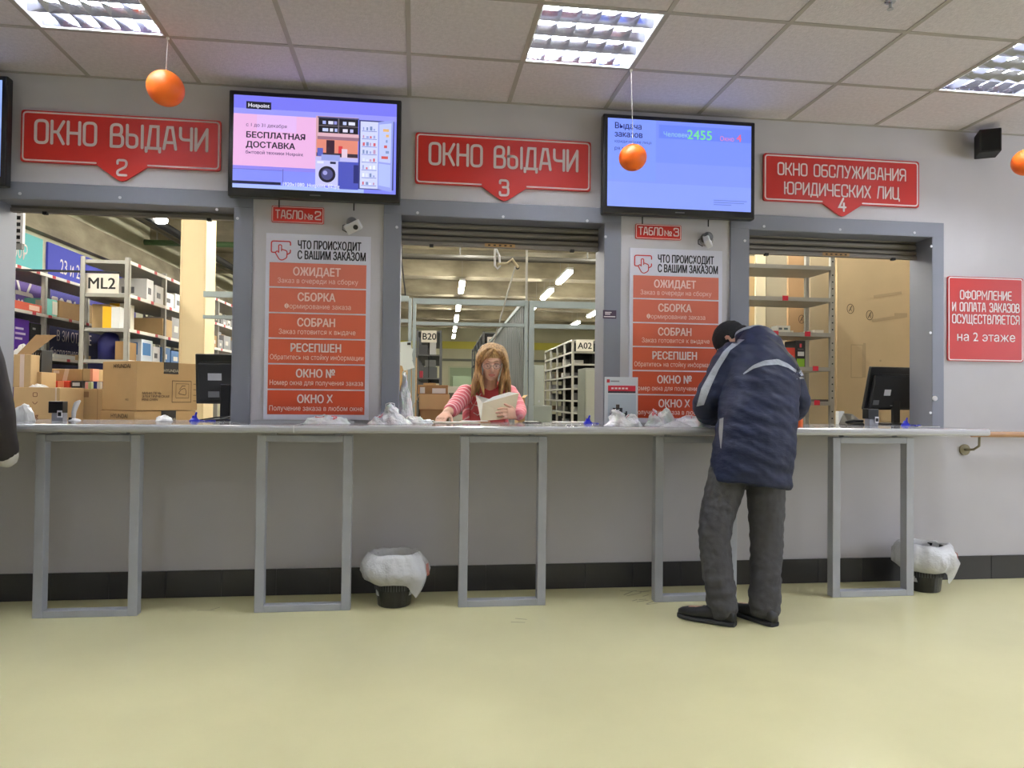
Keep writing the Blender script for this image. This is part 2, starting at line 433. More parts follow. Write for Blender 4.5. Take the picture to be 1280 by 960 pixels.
btile = mat('dark_wall_tile', (44, 43, 45), .3, var=.08, vscale=2)
grout = mat('tile_grout', (62, 60, 60), .8)
bb = MB().box(HX0, HX1, -.007, 0, 0, .150, grout)
x = HX0 + .05
while x < HX1 - .3:
    bb.box(x + .0015, x + .3015, -.011, -.002, .002, .153, btile); x += .304
struct(bb.build('baseboard_front'))

# window surrounds with their rolled-up shutters
screw_m = mat('screw_head', (205, 205, 212), .3, metal=.3)
FRX = [(-2.41, -.948), (-.199, 1.252), (1.963, 3.434)]
SHB = [2.204, 2.098, 2.122]
SCREWS = [((25, 242), (150, 247), (271, 262), (297, 273)), ((522, 266), (629, 271), (734, 276), (496, 284), (757, 296)),
          ((955, 283), (1050, 287), (1143, 291), (931, 301), (1164, 308), (1163, 416), (1163, 516))]
for i, ((a, b), (fa, fb)) in enumerate(zip(OPEN, FRX)):
    w = bpy.data.objects.new('window_%d' % (i + 1), None); COL.objects.link(w); w.location = ((a + b) / 2, 0, ZO); struct(w)
    f = MB(); t = .014
    f.box(fa, a, -t, 0, ZO, ZT, M_FRAME); f.box(b, fb, -t, 0, ZO, ZT, M_FRAME); f.box(fa, fb, -t, 0, ZT, 2.338, M_FRAME)
    f.box(a, a + .004, -t, TH + .01, ZO, ZT, M_FRAME); f.box(b - .004, b, -t, TH + .01, ZO, ZT, M_FRAME); f.box(a, b, -t, TH + .01, ZT - .004, ZT, M_FRAME)
    f.build('window_frame', w, True, bevel=.003)
    for (px, py) in SCREWS[i]:
        p = at(px, py, -t)
        MB().cyl((p.x, -t - .003, p.z), .0085, .0035, screw_m, 10, 'y').build('screw', w, True)
    s = MB(); z = SHB[i]; zz = z
    s.box(a + .004, b - .004, .135, .17, z, z + .022, M_SHUT)
    zz = z + .022
    while zz < ZT - .01:
        h = .042; z1 = min(zz + h, ZT - .004)
        prof = [(.172, zz + .0), (.150, zz + .004), (.139, zz + .014), (.139, zz + .027), (.148, zz + .037), (.172, zz + .042)]
        vs_ = [(xx, y, min(zq, z1)) for xx in (a + .004, b - .004) for y, zq in prof]; n = len(prof)
        s.add(vs_, [(k, n + k, n + k + 1, k + 1) for k in range(n - 1)], M_SHUT); zz += h
    so = s.build('roller_shutter', w, True)
    if i:
        px = (625, 1045)[i - 1]; p = at(px, (304, 319)[i - 1], .135)
        st = MB().box(p.x - .095, p.x + .095, .1335, .136, z + .003, z + .024, mat('shutter_sticker', (168, 132, 84), .6))
        for k in range(5): st.box(p.x - .075 + k * .034, p.x - .06 + k * .034, .1328, .134, z + .009, z + .017, M_BLACKM)
        st.build('sticker', w, True)
    for q in (.15, .86):
        xx = a + (b - a) * q; MB().box(xx - .012, xx + .012, .125, .15, z - .012, z + .004, M_BLACKM).build('shutter_stop', w, True)

# white plug and little dark label on the surrounds
p = at(1168, 498, -.014); tag(MB().cyl((p.x, -.024, p.z), .0165, .01, M_WHITE, 18, 'y').build('door_bell', None, bevel=.002), 'round white button on the grey surround left of the second-floor notice', 'button')
p = at(762, 393, -.0145); r = root('warning_label', (p.x, -.0145, p.z), 'narrow dark label strip on the grey surround left of the right poster', 'label')
MB().box(-.042, .042, -.001, .0005, -.026, .026, paint((58, 36, 62))).build('backing', r)
lb = MB(); 
for zz, a_, b_ in ((.012, -.03, .012), (.002, -.03, .004), (-.014, -.036, .036)): lb.box(a_, b_, -.0016, -.0008, zz - .003, zz + .003, M_SIGNWHITE)
lb.build('lettering', r)

p = at(1113, 2, 0); d_ = (p - EYE); p = EYE + d_ * ((ZC - EYE.z) / d_.z)
r = root('ceiling_sprinkler', (p.x, p.y, ZC), 'tiny metal sprinkler head under the ceiling tiles at the top edge', 'sprinkler')
MB().cyl((0, 0, -.004), .022, .004, M_STEEL, 16).cyl((0, 0, -.03), .007, .028, M_STEEL, 10).build('sprinkler_body', r); MB().cyl((0, 0, -.036), .014, .003, M_STEEL, 14).build('deflector', r)
# ------------------------------------------------------------------ ceiling lights
louv_m = mat('louvre_aluminium', (228, 229, 240), .14, metal=1)
lampw = mat('lamp_white', (235, 236, 240), .5)
tube_m = bpy.data.materials.new('lamp_tube'); tube_m.use_nodes = True
bs = tube_m.node_tree.nodes['Principled BSDF']; bs.inputs['Emission Color'].default_value = (*HALL_TINT, 1); bs.inputs['Emission Strength'].default_value = HALL_LAMP; bs.inputs['Base Color'].default_value = (.8, .8, .8, 1)
def ceiling_lamp():
    r = root('ceiling_light', (0, 0, 0), '-', 'ceiling light', 'recessed ceiling lights')
    h = .3
    f = MB(); e = h - .012
    f.box(-e, e, -e, e, .10, .11, lampw)
    for sx in (-1, 1):
        f.box(min(sx * e, sx * (e - .006)), max(sx * e, sx * (e - .006)), -e, e, -.004, .10, lampw)
        f.box(-e, e, min(sx * e, sx * (e - .006)), max(sx * e, sx * (e - .006)), -.004, .10, lampw)
    f.build('housing', r)
    for k in range(4):
        y = -.2118 + k * .1412
        MB().cyl((-.265, y, .062), .013, .53, tube_m, 8, 'x').build('tube', r)
    L = MB(); q = e - .008
    for k in range(5):     # long reflectors along x: V section
        y = -.2824 + k * .1412; wt = .014 if 0 < k < 4 else .006
        L.add([(-q, y - wt, .045), (q, y - wt, .045), (q, y, .0), (-q, y, .0), (-q, y + wt, .045), (q, y + wt, .045)], [(0, 1, 2, 3), (3, 2, 5, 4)], louv_m)
    for k in range(1, 6):  # cross blades: V section
        x = -q + 2 * q * k / 6; wt = .009
        L.add([(x - wt, -q, .045), (x - wt, q, .045), (x, q, .002), (x, -q, .002), (x + wt, q, .045), (x + wt, -q, .045)], [(0, 1, 2, 3), (3, 2, 4, 5)], louv_m)
    L.build('louvre', r)
    return r
lamp0 = ceiling_lamp(); first = True
LN = {(-3, 1): 'square louvred ceiling light above the sign numbered 2', (1, 1): 'square louvred ceiling light in front of the blue order screen',
      (5, 1): 'square louvred ceiling light cut by the right edge, near the black speaker'}
for k, rr in LAMP_CELLS:
    o = lamp0 if first else copy_tree(lamp0); first = False
    o.location = (X0 + .6 * k + .3, ROW0 - .6 * (rr - 1) - .3, ZC)
    o['label'] = LN.get((k, rr), 'square louvred ceiling light over the hall behind the viewer')
# ================================================================== HALL THINGS: counter, rail, signs, screens, posters
r = root('service_counter', (.3, -.2, 0), 'long pale grey counter on five steel frames running under all the windows', 'counter')
cx0, cx1, cy, ct = -3.1, 3.42, -.42, 1.0
m = MB().box(cx0, cx1, cy, -.016, ct - .036, ct, M_COUNTER)
for a, b in OPEN: m.box(a + .006, b - .006, -.02, .34, ct - .036, ct - .0002, M_COUNTER)
m.build('worktop', r, True)
MB().box(cx0, cx1 + .002, cy - .012, cy + .02, ct - .040, ct + .0015, M_EDGE).build('front_edge', r, True, bevel=.014)
MB().box(-.635, -.631, cy - .0122, -.05, ct - .037, ct + .0018, M_WHITE).build('joint_strip', r, True)
MB().box(-.93, -.35, -.03, -.016, ct, ct + .014, M_EDGE).build('rear_lip', r, True)
for (xa, xb) in ((-1.935, -1.425), (-.836, -.335), (.251, .738), (1.37, 1.862), (2.456, 2.976)):
    L = MB(); y0, y1 = -.352, -.292; tz = .945
    L.box(xa, xa + .048, y0, y1, .0, tz, M_STEEL); L.box(xb - .048, xb, y0, y1, .0, tz, M_STEEL)
    L.box(xa + .048, xb - .048, y0, y1, .0, .036, M_STEEL); L.box(xa + .048, xb - .048, y0, y1, tz - .036, tz, M_STEEL)
    for q in (.14, .8): L.box(xa + (xb - xa) * q, xa + (xb - xa) * q + .03, y0 + .01, y1, tz, ct - .036, M_STEEL)
    L.build('leg_frame', r, True, bevel=.003)

# handrail
wood = mat('handrail_wood', (186, 142, 104), .4, var=.1, vscale=6, stretch=(.3, 4, 4))
p = at(1205, 562, 0)
r = root('handrail', (p.x, -.005, p.z), 'wooden handrail with steel bracket on the wall past the counter end', 'handrail')
zr = at(1275, 543, -.09).z
MB().cyl((p.x - .02, -.09, zr), .019, 3.2, wood, 16, 'x').build('rail', r, True, smooth=False)
MB().box(p.x - .02, p.x + 3.2, -.098, -.082, zr + .017, zr + .022, M_CHROME).build('rail_strip', r, True)
M_BRASS = mat('dull_brass', (128, 120, 96), .4, metal=.8); b = MB().cyl((p.x, 0, p.z), .036, -.012, M_BRASS, 20, 'y')
b.tube([(p.x, -.012, p.z), (p.x + .02, -.06, p.z + .005), (p.x + .035, -.09, p.z + .03), (p.x + .037, -.09, zr - .018)], .008, M_BRASS, 8)
b.build('bracket', r, True, smooth=False)

# red signs over the windows
def window_sign(x0, x1, z0, z1, zt, lines, num, label, texth):
    r = root('window_sign', ((x0 + x1) / 2, -.012, (z0 + z1) / 2), label, 'sign', 'red signs over the windows')
    cx = (x0 + x1) / 2; hw = .135
    out = rrect(x0, x1, z0, z1, .018)
    # bottom edge gets the pointer
    k = len(out) // 4
    pts = [p for p in out]
    bl_end = [i for i, p in enumerate(out) if abs(p[1] - z0) < 1e-4]
    pts = out[:6] + [(cx - hw, z0), (cx - .02, zt + .005), (cx, zt), (cx + .02, zt + .005), (cx + hw, z0)] + out[6:]
    MB().prism(pts, -.014, -.001, M_RED).build('panel', r, True)
    e = .012; ln = MB(); y = -.0146; sw = .009
    q = rounded([(cx - hw - .005, z0 + e), (x0 + e, z0 + e), (x0 + e, z1 - e), (x1 - e, z1 - e), (x1 - e, z0 + e), (cx + hw + .005, z0 + e)], .02)
    ln.stroke([tuple(v) for v in q], sw, y, M_SIGNWHITE, round_=True); ln.build('border_line', r, True)
    t = MB()
    for (s, z, wd, h, st) in lines: sign_text(t, s, cx, z, h, wd, -.015, M_SIGNWHITE, st)
    t.build('lettering', r, True); t = MB()
    sign_text(t, num, cx + .0, zt + .035, texth, texth * .56, -.015, M_SIGNWHITE, .16)
    t.build('numeral', r, True)
window_sign(-2.207, -1.133, 2.451, 2.744, 2.366, [('ОКНО ВЫДАЧИ', 2.563, .92, .125, .13)], '2', 'red pointed window sign numbered 2', .085)
window_sign(-.018, 1.056, 2.434, 2.742, 2.352, [('ОКНО ВЫДАЧИ', 2.556, .90, .125, .13)], '3', 'red pointed window sign numbered 3', .09)
window_sign(2.180, 3.256, 2.430, 2.735, 2.352, [('ОКНО ОБСЛУЖИВАНИЯ', 2.603, .88, .074, .13), ('ЮРИДИЧЕСКИХ ЛИЦ', 2.481, .79, .074, .13)], '4', 'red two-line window sign numbered 4', .08)
# notice on the right
x0, x1, z0, z1 = 3.463, 4.012, 1.432, 1.990
r = root('wall_notice', ((x0 + x1) / 2, -.012, 1.7), 'square red notice on the wall right of the last window', 'sign')
MB().prism(rrect(x0, x1, z0, z1, .016), -.013, -.001, M_RED).build('panel', r, True)
ln = MB(); e = .008
ln.stroke(rrect(x0 + e, x1 - e, z0 + e, z1 - e, .014), .007, -.0136, M_SIGNWHITE, closed=True); ln.build('border_line', r, True)
t = MB(); cx = (x0 + x1) / 2
for s, z, wd in (('ОФОРМЛЕНИЕ', 1.842, .37), ('И ОПЛАТА ЗАКАЗОВ', 1.762, .485), ('ОСУЩЕСТВЛЯЕТСЯ', 1.683, .485)):
    sign_text(t, s, cx, z, .055, wd, -.014, M_SIGNWHITE, .14, gap=.26)
text_into(t, 'на 2 этаже', cx, 1.565, .082, -.014, M_SIGNWHITE, .006, 1.02, 'c')
t.build('lettering', r, True)
# ТАБЛО signs
for (xa, xb, za, zb, s, lab) in ((-.844, -.546, 2.168, 2.266, '2', 'small red board sign numbered 2 above the left poster'), (1.345, 1.641, 2.157, 2.250, '3', 'small red board sign numbered 3 above the right poster')):
    r = root('board_sign', ((xa + xb) / 2, -.005, za), lab, 'sign', 'small red board signs')
    MB().prism(rrect(xa, xb, za, zb, .009), -.008, -.0005, M_RED).build('panel', r, True)
    ln = MB(); e = .0055; ln.stroke(rrect(xa + e, xb - e, za + e, zb - e, .006), .004, -.0085, M_SIGNWHITE, closed=True); ln.build('border_line', r, True)
    t = MB(); cx = (xa + xb) / 2
    sign_text(t, 'ТАБЛО', cx - .05, za + .026, .046, .152, -.0088, M_SIGNWHITE, .14)
    sign_text(t, '№', cx + .063, za + .026, .04, .045, -.0088, M_SIGNWHITE, .15)
    sign_text(t, s, cx + .115, za + .026, .046, .03, -.0088, M_SIGNWHITE, .16)
    t.build('lettering', r, True)

# posters
def poster(x0, z0, label):
    r = root('order_poster', (x0 + .3, -.006, z0), label, 'poster', 'order status posters')
    w, h = .600, 1.086
    board = mat('poster_board', (222, 222, 234), .45)
    MB().box(x0, x0 + w, -.010, -.0005, z0, z0 + h, board).build('board', r, True)
    cols = [(206, 112, 92), (205, 104, 80), (203, 95, 66), (200, 86, 52), (196, 76, 40), (192, 68, 32)]
    names = [('ОЖИДАЕТ', 'Заказ в очереди на сборку'), ('СБОРКА', 'Формирование заказа'), ('СОБРАН', 'Заказ готовится к выдаче'), ('РЕСЕПШЕН', 'Обратитесь на стойку информации'), ('ОКНО №', 'Номер окна для получения заказа'), ('ОКНО Х', 'Получение заказа в любом окне')]
    wt = [paint(c, .6) for c in ((240, 210, 204), (240, 214, 206), (242, 218, 210), (244, 224, 216), (246, 230, 224), (248, 236, 230))]
    dark = paint((26, 24, 36), .5); bw = .0
    t = MB(); cx = x0 + .3
    ph = .1405; gap = .0085; zt = z0 + h - .170
    for k in range(6):
        zb = zt - ph
        pn = MB().box(x0 + .022, x0 + w - .024, -.0108, -.0098, zb, zt, paint(cols[k], .5)).build('status_panel', r, True); t = MB()
        text_into(t, names[k][0], cx - .01, zb + .068, .066, -.0114, M_SIGNWHITE if k > 2 else wt[k], .028, .80, 'c')
        text_into(t, names[k][1], cx - .002, zb + .022, .041, -.0114, wt[k], 0, min(.86, .535 / (.041 * max(p_[0] for p_ in glyph_text(names[k][1])[0]))), 'c')
        t.build('lettering', pn).location = (-(x0 + .3), .006, -z0)
        zt = zb - gap
    t = MB()
    for s_, zz_, w_s in (('ЧТО ПРОИСХОДИТ', .086, .365), ('С ВАШИМ ЗАКАЗОМ', .146, .392)): text_into(t, s_, x0 + .178, z0 + h - zz_, .068, -.0108, dark, .026, w_s / (.068 * max(p_[0] for p_ in glyph_text(s_)[0])))
    t.build('lettering', r, True)
    ic = MB(); redm = paint((196, 50, 56), .5); ox, oz = x0 + .03, z0 + h - .142; y = -.0108
    ic.stroke([tuple(p) for p in rounded([(ox + .02, oz + .03), (ox, oz + .03), (ox, oz + .096), (ox + .108, oz + .096), (ox + .108, oz + .075)], .014)], .007, y, redm)
    ic.stroke([tuple(p) for p in rounded([(ox + .108, oz + .045), (ox + .108, oz + .03), (ox + .09, oz + .02)], .008)], .007, y, redm)
    ic.stroke([tuple(p) for p in rounded([(ox + .042, oz + .03), (ox + .042, oz + .075), (ox + .058, oz + .075), (ox + .058, oz + .04)], .007)], .006, y, redm)
    ic.stroke([tuple(p) for p in rounded([(ox + .058, oz + .05), (ox + .09, oz + .04), (ox + .088, oz + .0), (ox + .062, oz - .015), (ox + .045, oz - .01), (ox + .022, oz + .03), (ox + .034, oz + .04), (ox + .042, oz + .03)], .01)], .006, y, redm)
    ic.build('hand_icon', r, True)
poster(-.872, 1.018, 'white poster of six orange status panels between windows 2 and 3')
poster(1.310, 1.012, 'white poster of six orange status panels behind the man at the counter')

# ------------------------------------------------------------------ screens
class Pic:
    "flat picture on a screen, glowing; u,v in 0..1 from the lower left corner"
    def __init__(s, x0, z0, w, h, y): s.x0, s.z0, s.w, s.h, s.y = x0, z0, w, h, y; s.mb = MB(); s.k = 0
    def nxt(s): s.k += 1; return s.y - .00012 * s.k
    def P(s, u, v): return s.x0 + u * s.w, s.z0 + v * s.h
    def poly(s, pts, c):
        y = s.nxt(); s.mb.add([(s.P(*p)[0], y, s.P(*p)[1]) for p in pts], [tuple(range(len(pts)))], glow(c)); return s
    def rect(s, u0, u1, v0, v1, c): return s.poly([(u0, v0), (u1, v0), (u1, v1), (u0, v1)], c)
    def disc(s, u, v, r, c, n=24): return s.poly([(u + r * math.cos(2 * math.pi * i / n), v + r * s.w / s.h * math.sin(2 * math.pi * i / n)) for i in range(n)], c)
    def text(s, t, u, v, size, c, bold=0, sx=1, al='l'):
        x, z = s.P(u, v); text_into(s.mb, t, x, z, size * s.h, s.nxt(), glow(c), bold, sx, al); return s
def tv(x0, x1, z0, z1, label, bez=.03, chin=.05):
    r = root('wall_screen', ((x0 + x1) / 2, -.09, z0), label, 'screen', 'wall screens')
    MB().box(x0, x1, -.105, -.045, z0, z1, M_BLACK).build('casing', r, True, bevel=.008)
    MB().box(x0 + .25, x1 - .25, -.046, -.001, z0 + .15, z1 - .12, M_BLACKM).build('wall_mount', r, True)
    MB().box(x0 + bez, x1 - bez, -.1062, -.104, z0 + chin, z1 - bez, M_BLACK).build('screen', r, True)
    xm = (x0 + x1) / 2
    MB().box(xm - .03, xm + .03, -.1056, -.104, z0 + .02, z0 + .026, paint((110, 110, 116), .4)).build('badge', r, True)
    for q in (.28, .72):
        MB().tube([(x0 + (x1 - x0) * q, -.03, z0 + .01), (x0 + (x1 - x0) * q, -.03, z0 - .035)], .004, M_BLACKM, 6).build('cable', r, True)
    return r, Pic(x0 + bez, z0 + chin, x1 - x0 - 2 * bez, z1 - z0 - bez - chin, -.1064)
tz0, tz1 = 2.288, 2.893
r, P = tv(-1.070, -.101, tz0, tz1, 'black wall screen showing a home appliance advert', .027, .048)
blue = (128, 134, 248)
P.rect(0, 1, 0, 1, blue).rect(0, 1, .86, 1, (120, 120, 240)).rect(0, 1, .80, .86, (150, 150, 250)).rect(0, .5, .24, .80, (232, 178, 226)).rect(.14, .38, .62, .80, (226, 184, 240)).rect(0, .5, .2, .24, (140, 130, 236))
P.rect(0, .5, .02, .2, (130, 140, 250)).rect(0, .3, .2, .205, (90, 90, 190)).rect(.3, .305, .06, .22, (96, 96, 196)).rect(0, .29, .045, .075, (28, 30, 60)).rect(0, .8, 0, .04, (170, 190, 255))
P.rect(.075, .225, .855, .935, (18, 18, 34)).text('Hotpoint', .15, .875, .06, (240, 240, 255), .015, 1.0, 'c')
P.text('с 1 до 31 декабря', .075, .665, .052, (60, 40, 100), .004, .98)
P.text('БЕСПЛАТНАЯ', .075, .545, .088, (22, 16, 40), .035, 1.04).text('ДОСТАВКА', .075, .44, .088, (22, 16, 40), .035, 1.04).text('бытовой техники Hotpoint', .075, .37, .050, (50, 36, 90), .012, .98)
P.rect(.5, .76, .26, .82, (208, 160, 168)).rect(.515, .76, .64, .8, (26, 24, 36)).rect(.51, .765, .8, .815, (70, 76, 120)).rect(.515, .76, .715, .722, (120, 110, 120)).rect(.635, .642, .64, .8, (120, 110, 120))
for k, (u, v, w2, c) in enumerate(((.54, .735, .02, (170, 180, 240)), (.575, .735, .03, (220, 220, 250)), (.61, .735, .018, (150, 150, 220)), (.665, .735, .022, (190, 200, 250)), (.70, .735, .04, (224, 226, 250)), (.54, .655, .035, (200, 210, 250)), (.585, .655, .02, (226, 226, 250)), (.615, .655, .016, (180, 190, 250)), (.665, .655, .03, (224, 220, 250)), (.71, .655, .02, (190, 190, 240)))):
    P.rect(u, u + w2, v, v + .035, c)
P.rect(.51, .765, .6, .635, (220, 176, 190)).rect(.51, .765, .565, .6, (150, 110, 130)).rect(.505, .76, .42, .565, (224, 138, 120)).rect(.505, .76, .38, .42, (58, 46, 60))
P.rect(.565, .615, .42, .56, (60, 34, 54)).rect(.51, .545, .38, .47, (90, 100, 190)).rect(.64, .665, .42, .5, (214, 60, 70)).rect(.66, .695, .36, .47, (226, 200, 220))
P.rect(.5, .76, .33, .375, (188, 186, 240)).rect(.535, .65, .335, .4, (150, 160, 226))
P.rect(.5, .64, .06, .335, (196, 196, 244)).disc(.572, .185, .052, (30, 26, 44)).disc(.572, .185, .036, (78, 78, 130)).disc(.56, .2, .014, (160, 160, 220)).rect(.59, .625, .3, .325, (40, 40, 70)).rect(.51, .55, .3, .325, (226, 226, 250))
P.rect(.64, .765, .03, .33, (76, 84, 186)).rect(.735, .765, .1, .3, (40, 46, 120))
P.rect(.765, .985, .04, .8, (60, 66, 130)).rect(.775, .885, .05, .785, (206, 212, 252)).poly([(.885, .05), (.975, .02), (.98, .82), (.885, .785)], (150, 160, 236)).poly([(.892, .09), (.965, .07), (.965, .32), (.892, .33)], (176, 190, 248)).poly([(.892, .35), (.965, .34), (.968, .78), (.892, .76)], (190, 200, 250))
rg = random.Random(3)
for k in range(8):
    v = .09 + k * .085; P.rect(.785, .878, v - .012, v - .006, (96, 110, 190))
    for j in range(4): P.rect(.79 + j * .022, .79 + j * .022 + rg.uniform(.008, .016), v, v + rg.uniform(.02, .045), rg.choice([(150, 160, 220), (220, 226, 255), (206, 96, 110), (236, 240, 255), (120, 140, 190), (190, 150, 190)]))
for k in range(6): P.rect(.905 + rg.uniform(0, .03), .94 + rg.uniform(0, .015), .38 + k * .06, .41 + k * .06, rg.choice([(206, 90, 90), (222, 222, 252), (130, 150, 200), (226, 180, 120)]))
P.text('1920x1080_Hotpoint_02.jpg', .30, .035, .055, (236, 240, 255), .006, .95)
P.mb.build('picture', r, True)
r, P = tv(1.110, 2.080, tz0 - .006, tz1 - .002, 'black wall screen showing the blue order queue', .027, .045)
P.rect(0, 1, 0, 1, (128, 150, 255)).rect(.0, 1, .52, .80, (120, 144, 255)).rect(.0, .33, .3, 1, (126, 152, 255)).rect(.33, 1, .80, 1, (120, 142, 250)).rect(.35, 1, .80, .955, (104, 130, 240)).rect(0, 1, .0, .28, (136, 158, 255))
P.text('Выдача', .045, .885, .095, (20, 24, 96), .018, .92).text('заказов', .045, .79, .095, (20, 24, 96), .018, .92).text('юридические лица', .045, .725, .045, (40, 60, 150), 0, 1.05).text('ря в', .045, .64, .06, (40, 50, 140), 0)
P.text('Человеку', .38, .825, .075, (150, 200, 230), .002, .95).text('2455', .545, .81, .15, (120, 226, 150), .012, 1.02).text('Окно', .775, .81, .075, (226, 130, 190), .002, .95).text('4', .895, .81, .12, (236, 104, 140), .02, 1.0)
for v, u1 in ((.115, .97), (.09, .95), (.065, .86)): P.rect(.735, u1, v, v + .008, (96, 118, 206))
P.mb.build('picture', r, True)
r, P = tv(-3.2, -2.234, tz0, tz1, 'black wall screen cut by the left edge', .027, .048)
P.rect(0, 1, 0, 1, (140, 168, 255)).rect(.0, 1, .5, 1, (150, 182, 255)); P.mb.build('picture', r, True)

# small round-based cameras under the screens
def camera_(px, py, flip, label):
    p = at(px, py, -.02)
    r = root('security_camera', (p.x, 0, p.z), label, 'security camera', 'small wall cameras')
    o = MB().cyl((0, -.001, 0), .043, -.012, M_CHROME, 24, 'y').build('wall_plate', r)
    cab = MB().tube([(-.03, -.006, .01), (-.055, -.012, -.005), (-.055, -.012, -.03), (-.03, -.02, -.045)], .0025, M_BLACKM, 6)
    cab.build('cable', r)
    MB().ball((0, -.03, .01), .034, mat('camera_grey', (90, 90, 92), .35), 16, 10).build('swivel', r, smooth=True)
    M = Matrix.Translation((.012 * flip, -.055, -.02)) @ Matrix.Rotation(math.radians(-32 if flip > 0 else -42), 4, 'Y') @ Matrix.Rotation(math.radians(24), 4, 'X') @ Matrix.Rotation(math.radians(-22 if flip > 0 else 55), 4, 'Z')
    b = MB().box(-.047, .047, -.02, .018, -.028, .028, M_WHITE); bo = b.build('camera_body', r, M=M, bevel=.006)
    MB().cyl((.018, -.019, -.002), .0145, -.006, M_BLACK, 18, 'y').build('lens', r, M=M)
    return r
camera_(440, 281, 1, 'white block camera on steel base above the left poster')
camera_(884, 299, -1, 'white block camera turned aside above the right poster')

# speaker
p = at(1236, 180, -.12)
r = root('speaker', (p.x, -.11, p.z - .07), 'small black box speaker on the wall under the ceiling', 'speaker', rz=math.radians(-28))
MB().box(-.062, .062, -.075, .075, 0, .15, M_BLACKM).build('cabinet', r, bevel=.006)
MB().box(-.052, .052, -.079, -.0745, .01, .14, mat('speaker_cloth', (9, 9, 10), .95)).build('front_cloth', r)
MB().box(-.02, .02, .07, .13, .06, .1, M_BLACKM).build('wall_bracket', r)

# hanging orange fruit ornaments
om = mat('orange_peel', (250, 118, 30), .42, bump=.12, bscale=220, sss=.15, rgb2=(240, 98, 18), vscale=3)
def orange(k, py, d, label, tilt):
    x, y = X0 + .6 * k, ROW0
    z = at(0, 0, y).z  # any
    px = {-2: 207, 2: 791, 6: 1283}[k]; q = at(px, py, y)
    r = root('hanging_orange', (q.x, y, q.z), label, 'ornament', 'hanging orange ornaments')
    r.rotation_euler = (0, math.radians(tilt), 0)
    b = MB().ball((0, 0, 0), d / 2, om, 32, 20, (1.02, 1.0, .97)); b.build('fruit', r, smooth=True)
    MB().ball((0, 0, d / 2 * .97), .006, paint((90, 110, 40), .7), 10, 6, (1, 1, .5)).build('stalk', r)
    t = MB().tube([(0, 0, d / 2 - .004), (x - q.x, 0, ZC - q.z)], .0016, mat('white_thread', (236, 232, 226), .6), 6)
    o = t.build('thread', r); o.rotation_euler = (0, -math.radians(tilt), 0)
    MB().box(x - q.x - .006, x - q.x + .006, -.006, .006, ZC - q.z - .014, ZC - q.z - .003, M_PAPER).build('hook', r).rotation_euler = (0, -math.radians(tilt), 0)
orange(-2, 110.5, .178, 'hanging orange ornament in front of the wall above sign 2', 30)
orange(2, 197, .148, 'hanging orange ornament in front of the blue order screen', -8)
orange(6, 203, .155, 'hanging orange ornament cut by the right edge of the photo', 0)
# ------------------------------------------------------------------ bins with liners
film = mat('plastic_film', (250, 251, 254), .25, alpha=.8, bump=.5, bscale=26)
film2 = mat('white_bag_plastic', (246, 246, 249), .32, bump=.7, bscale=34, sss=.2)
pinkp = paint((226, 120, 130), .5)
def bin_(x, y, label, seed, sx=1.0, corner=1):
    r = root('waste_bin', (x, y, 0), label, 'bin', 'black bins with plastic liners')
    m = MB(); n = 28
    m.loft([((0, 0, z), (q, 0, 0), (0, q, 0)) for z, q in ((.0, .086), (.004, .09), (.05, .096), (.2, .112), (.262, .120), (.266, .124), (.274, .124), (.274, .117), (.2, .108), (.02, .088))], M_BLACK, n, cap=True)
    for k in range(44):
        t = 2 * math.pi * k / 44; c, s_ = math.cos(t), math.sin(t)
        M = Matrix.Rotation(t, 4, 'Z')
        m.box(.1055, .1105, -.0022, .0022, .095, .165, paint((70, 70, 72), .5), M)
    m.build('bucket', r, smooth=False)
    rg = random.Random(seed); L = MB(); N = 56
    prof = [(.10, .06, .0), (.108, .16, .0), (.115, .25, .004), (.122, .286, .010), (.138, .292, .012), (.156, .268, .015), (.172, .232, .018), (.180, .190, .020), (.172, .160, .020), (.150, .140, .016), (.126, .126, .008)]
    vs_ = []
    for j, (q, z, amp) in enumerate(prof):
        for i in range(N):
            t = 2 * math.pi * i / N
            nz = noise.noise(Vector((math.cos(t) * 2.2, math.sin(t) * 2.2, seed + j * .35)))
            n3 = noise.noise(Vector((math.cos(t) * 6, math.sin(t) * 6, seed * 2 + j * .6)))
            rr = q + amp * (nz * 1.1 + n3 * 1.1 + .8 * noise.noise(Vector((math.cos(t) * 14, math.sin(t) * 14, seed + j * .2))))
            zz = z + amp * (noise.noise(Vector((math.cos(t) * 1.7, math.sin(t) * 1.7, seed + 9))) * 1.4 + n3 * .5)
            if j >= 7:
                k = max(0, math.cos(t - (-.55 if corner else -2.4))) ** 24; zz -= k * .06 * (j - 6) / 3; rr += k * .02
            vs_.append((rr * math.cos(t), rr * math.sin(t) * .9, max(zz, .03)))
    fs = [(j * N + i, j * N + (i + 1) % N, (j + 1) * N + (i + 1) % N, (j + 1) * N + i) for j in range(len(prof) - 1) for i in range(N)]
    L.add(vs_, fs, film)
    o = L.build('liner', r, smooth=True)
    # red print on the liner
    if True:
        t0 = -.42 if corner else -.30; P_ = MB()
        for k in range(3):
            for (za, zb, dt) in ((.17, .235, .03),):
                t = t0 + k * .085; rr = .19; 
                P_.quad(((rr + .008) * math.cos(t), (rr + .008) * math.sin(t) * .9, za), ((rr + .008) * math.cos(t + .06), (rr + .008) * math.sin(t + .06) * .9, za), (rr * math.cos(t + .06), rr * math.sin(t + .06) * .9, zb), (rr * math.cos(t), rr * math.sin(t) * .9, zb), paint((226, 120, 100), .5, alpha=.8))
        P_.build('red_print', r)
bin_(-.102, -.25, 'black waste bin with clear liner between the second and third counter frames', 3)
bin_(3.135, -.225, 'black waste bin with torn white liner behind the last counter frame', 11)

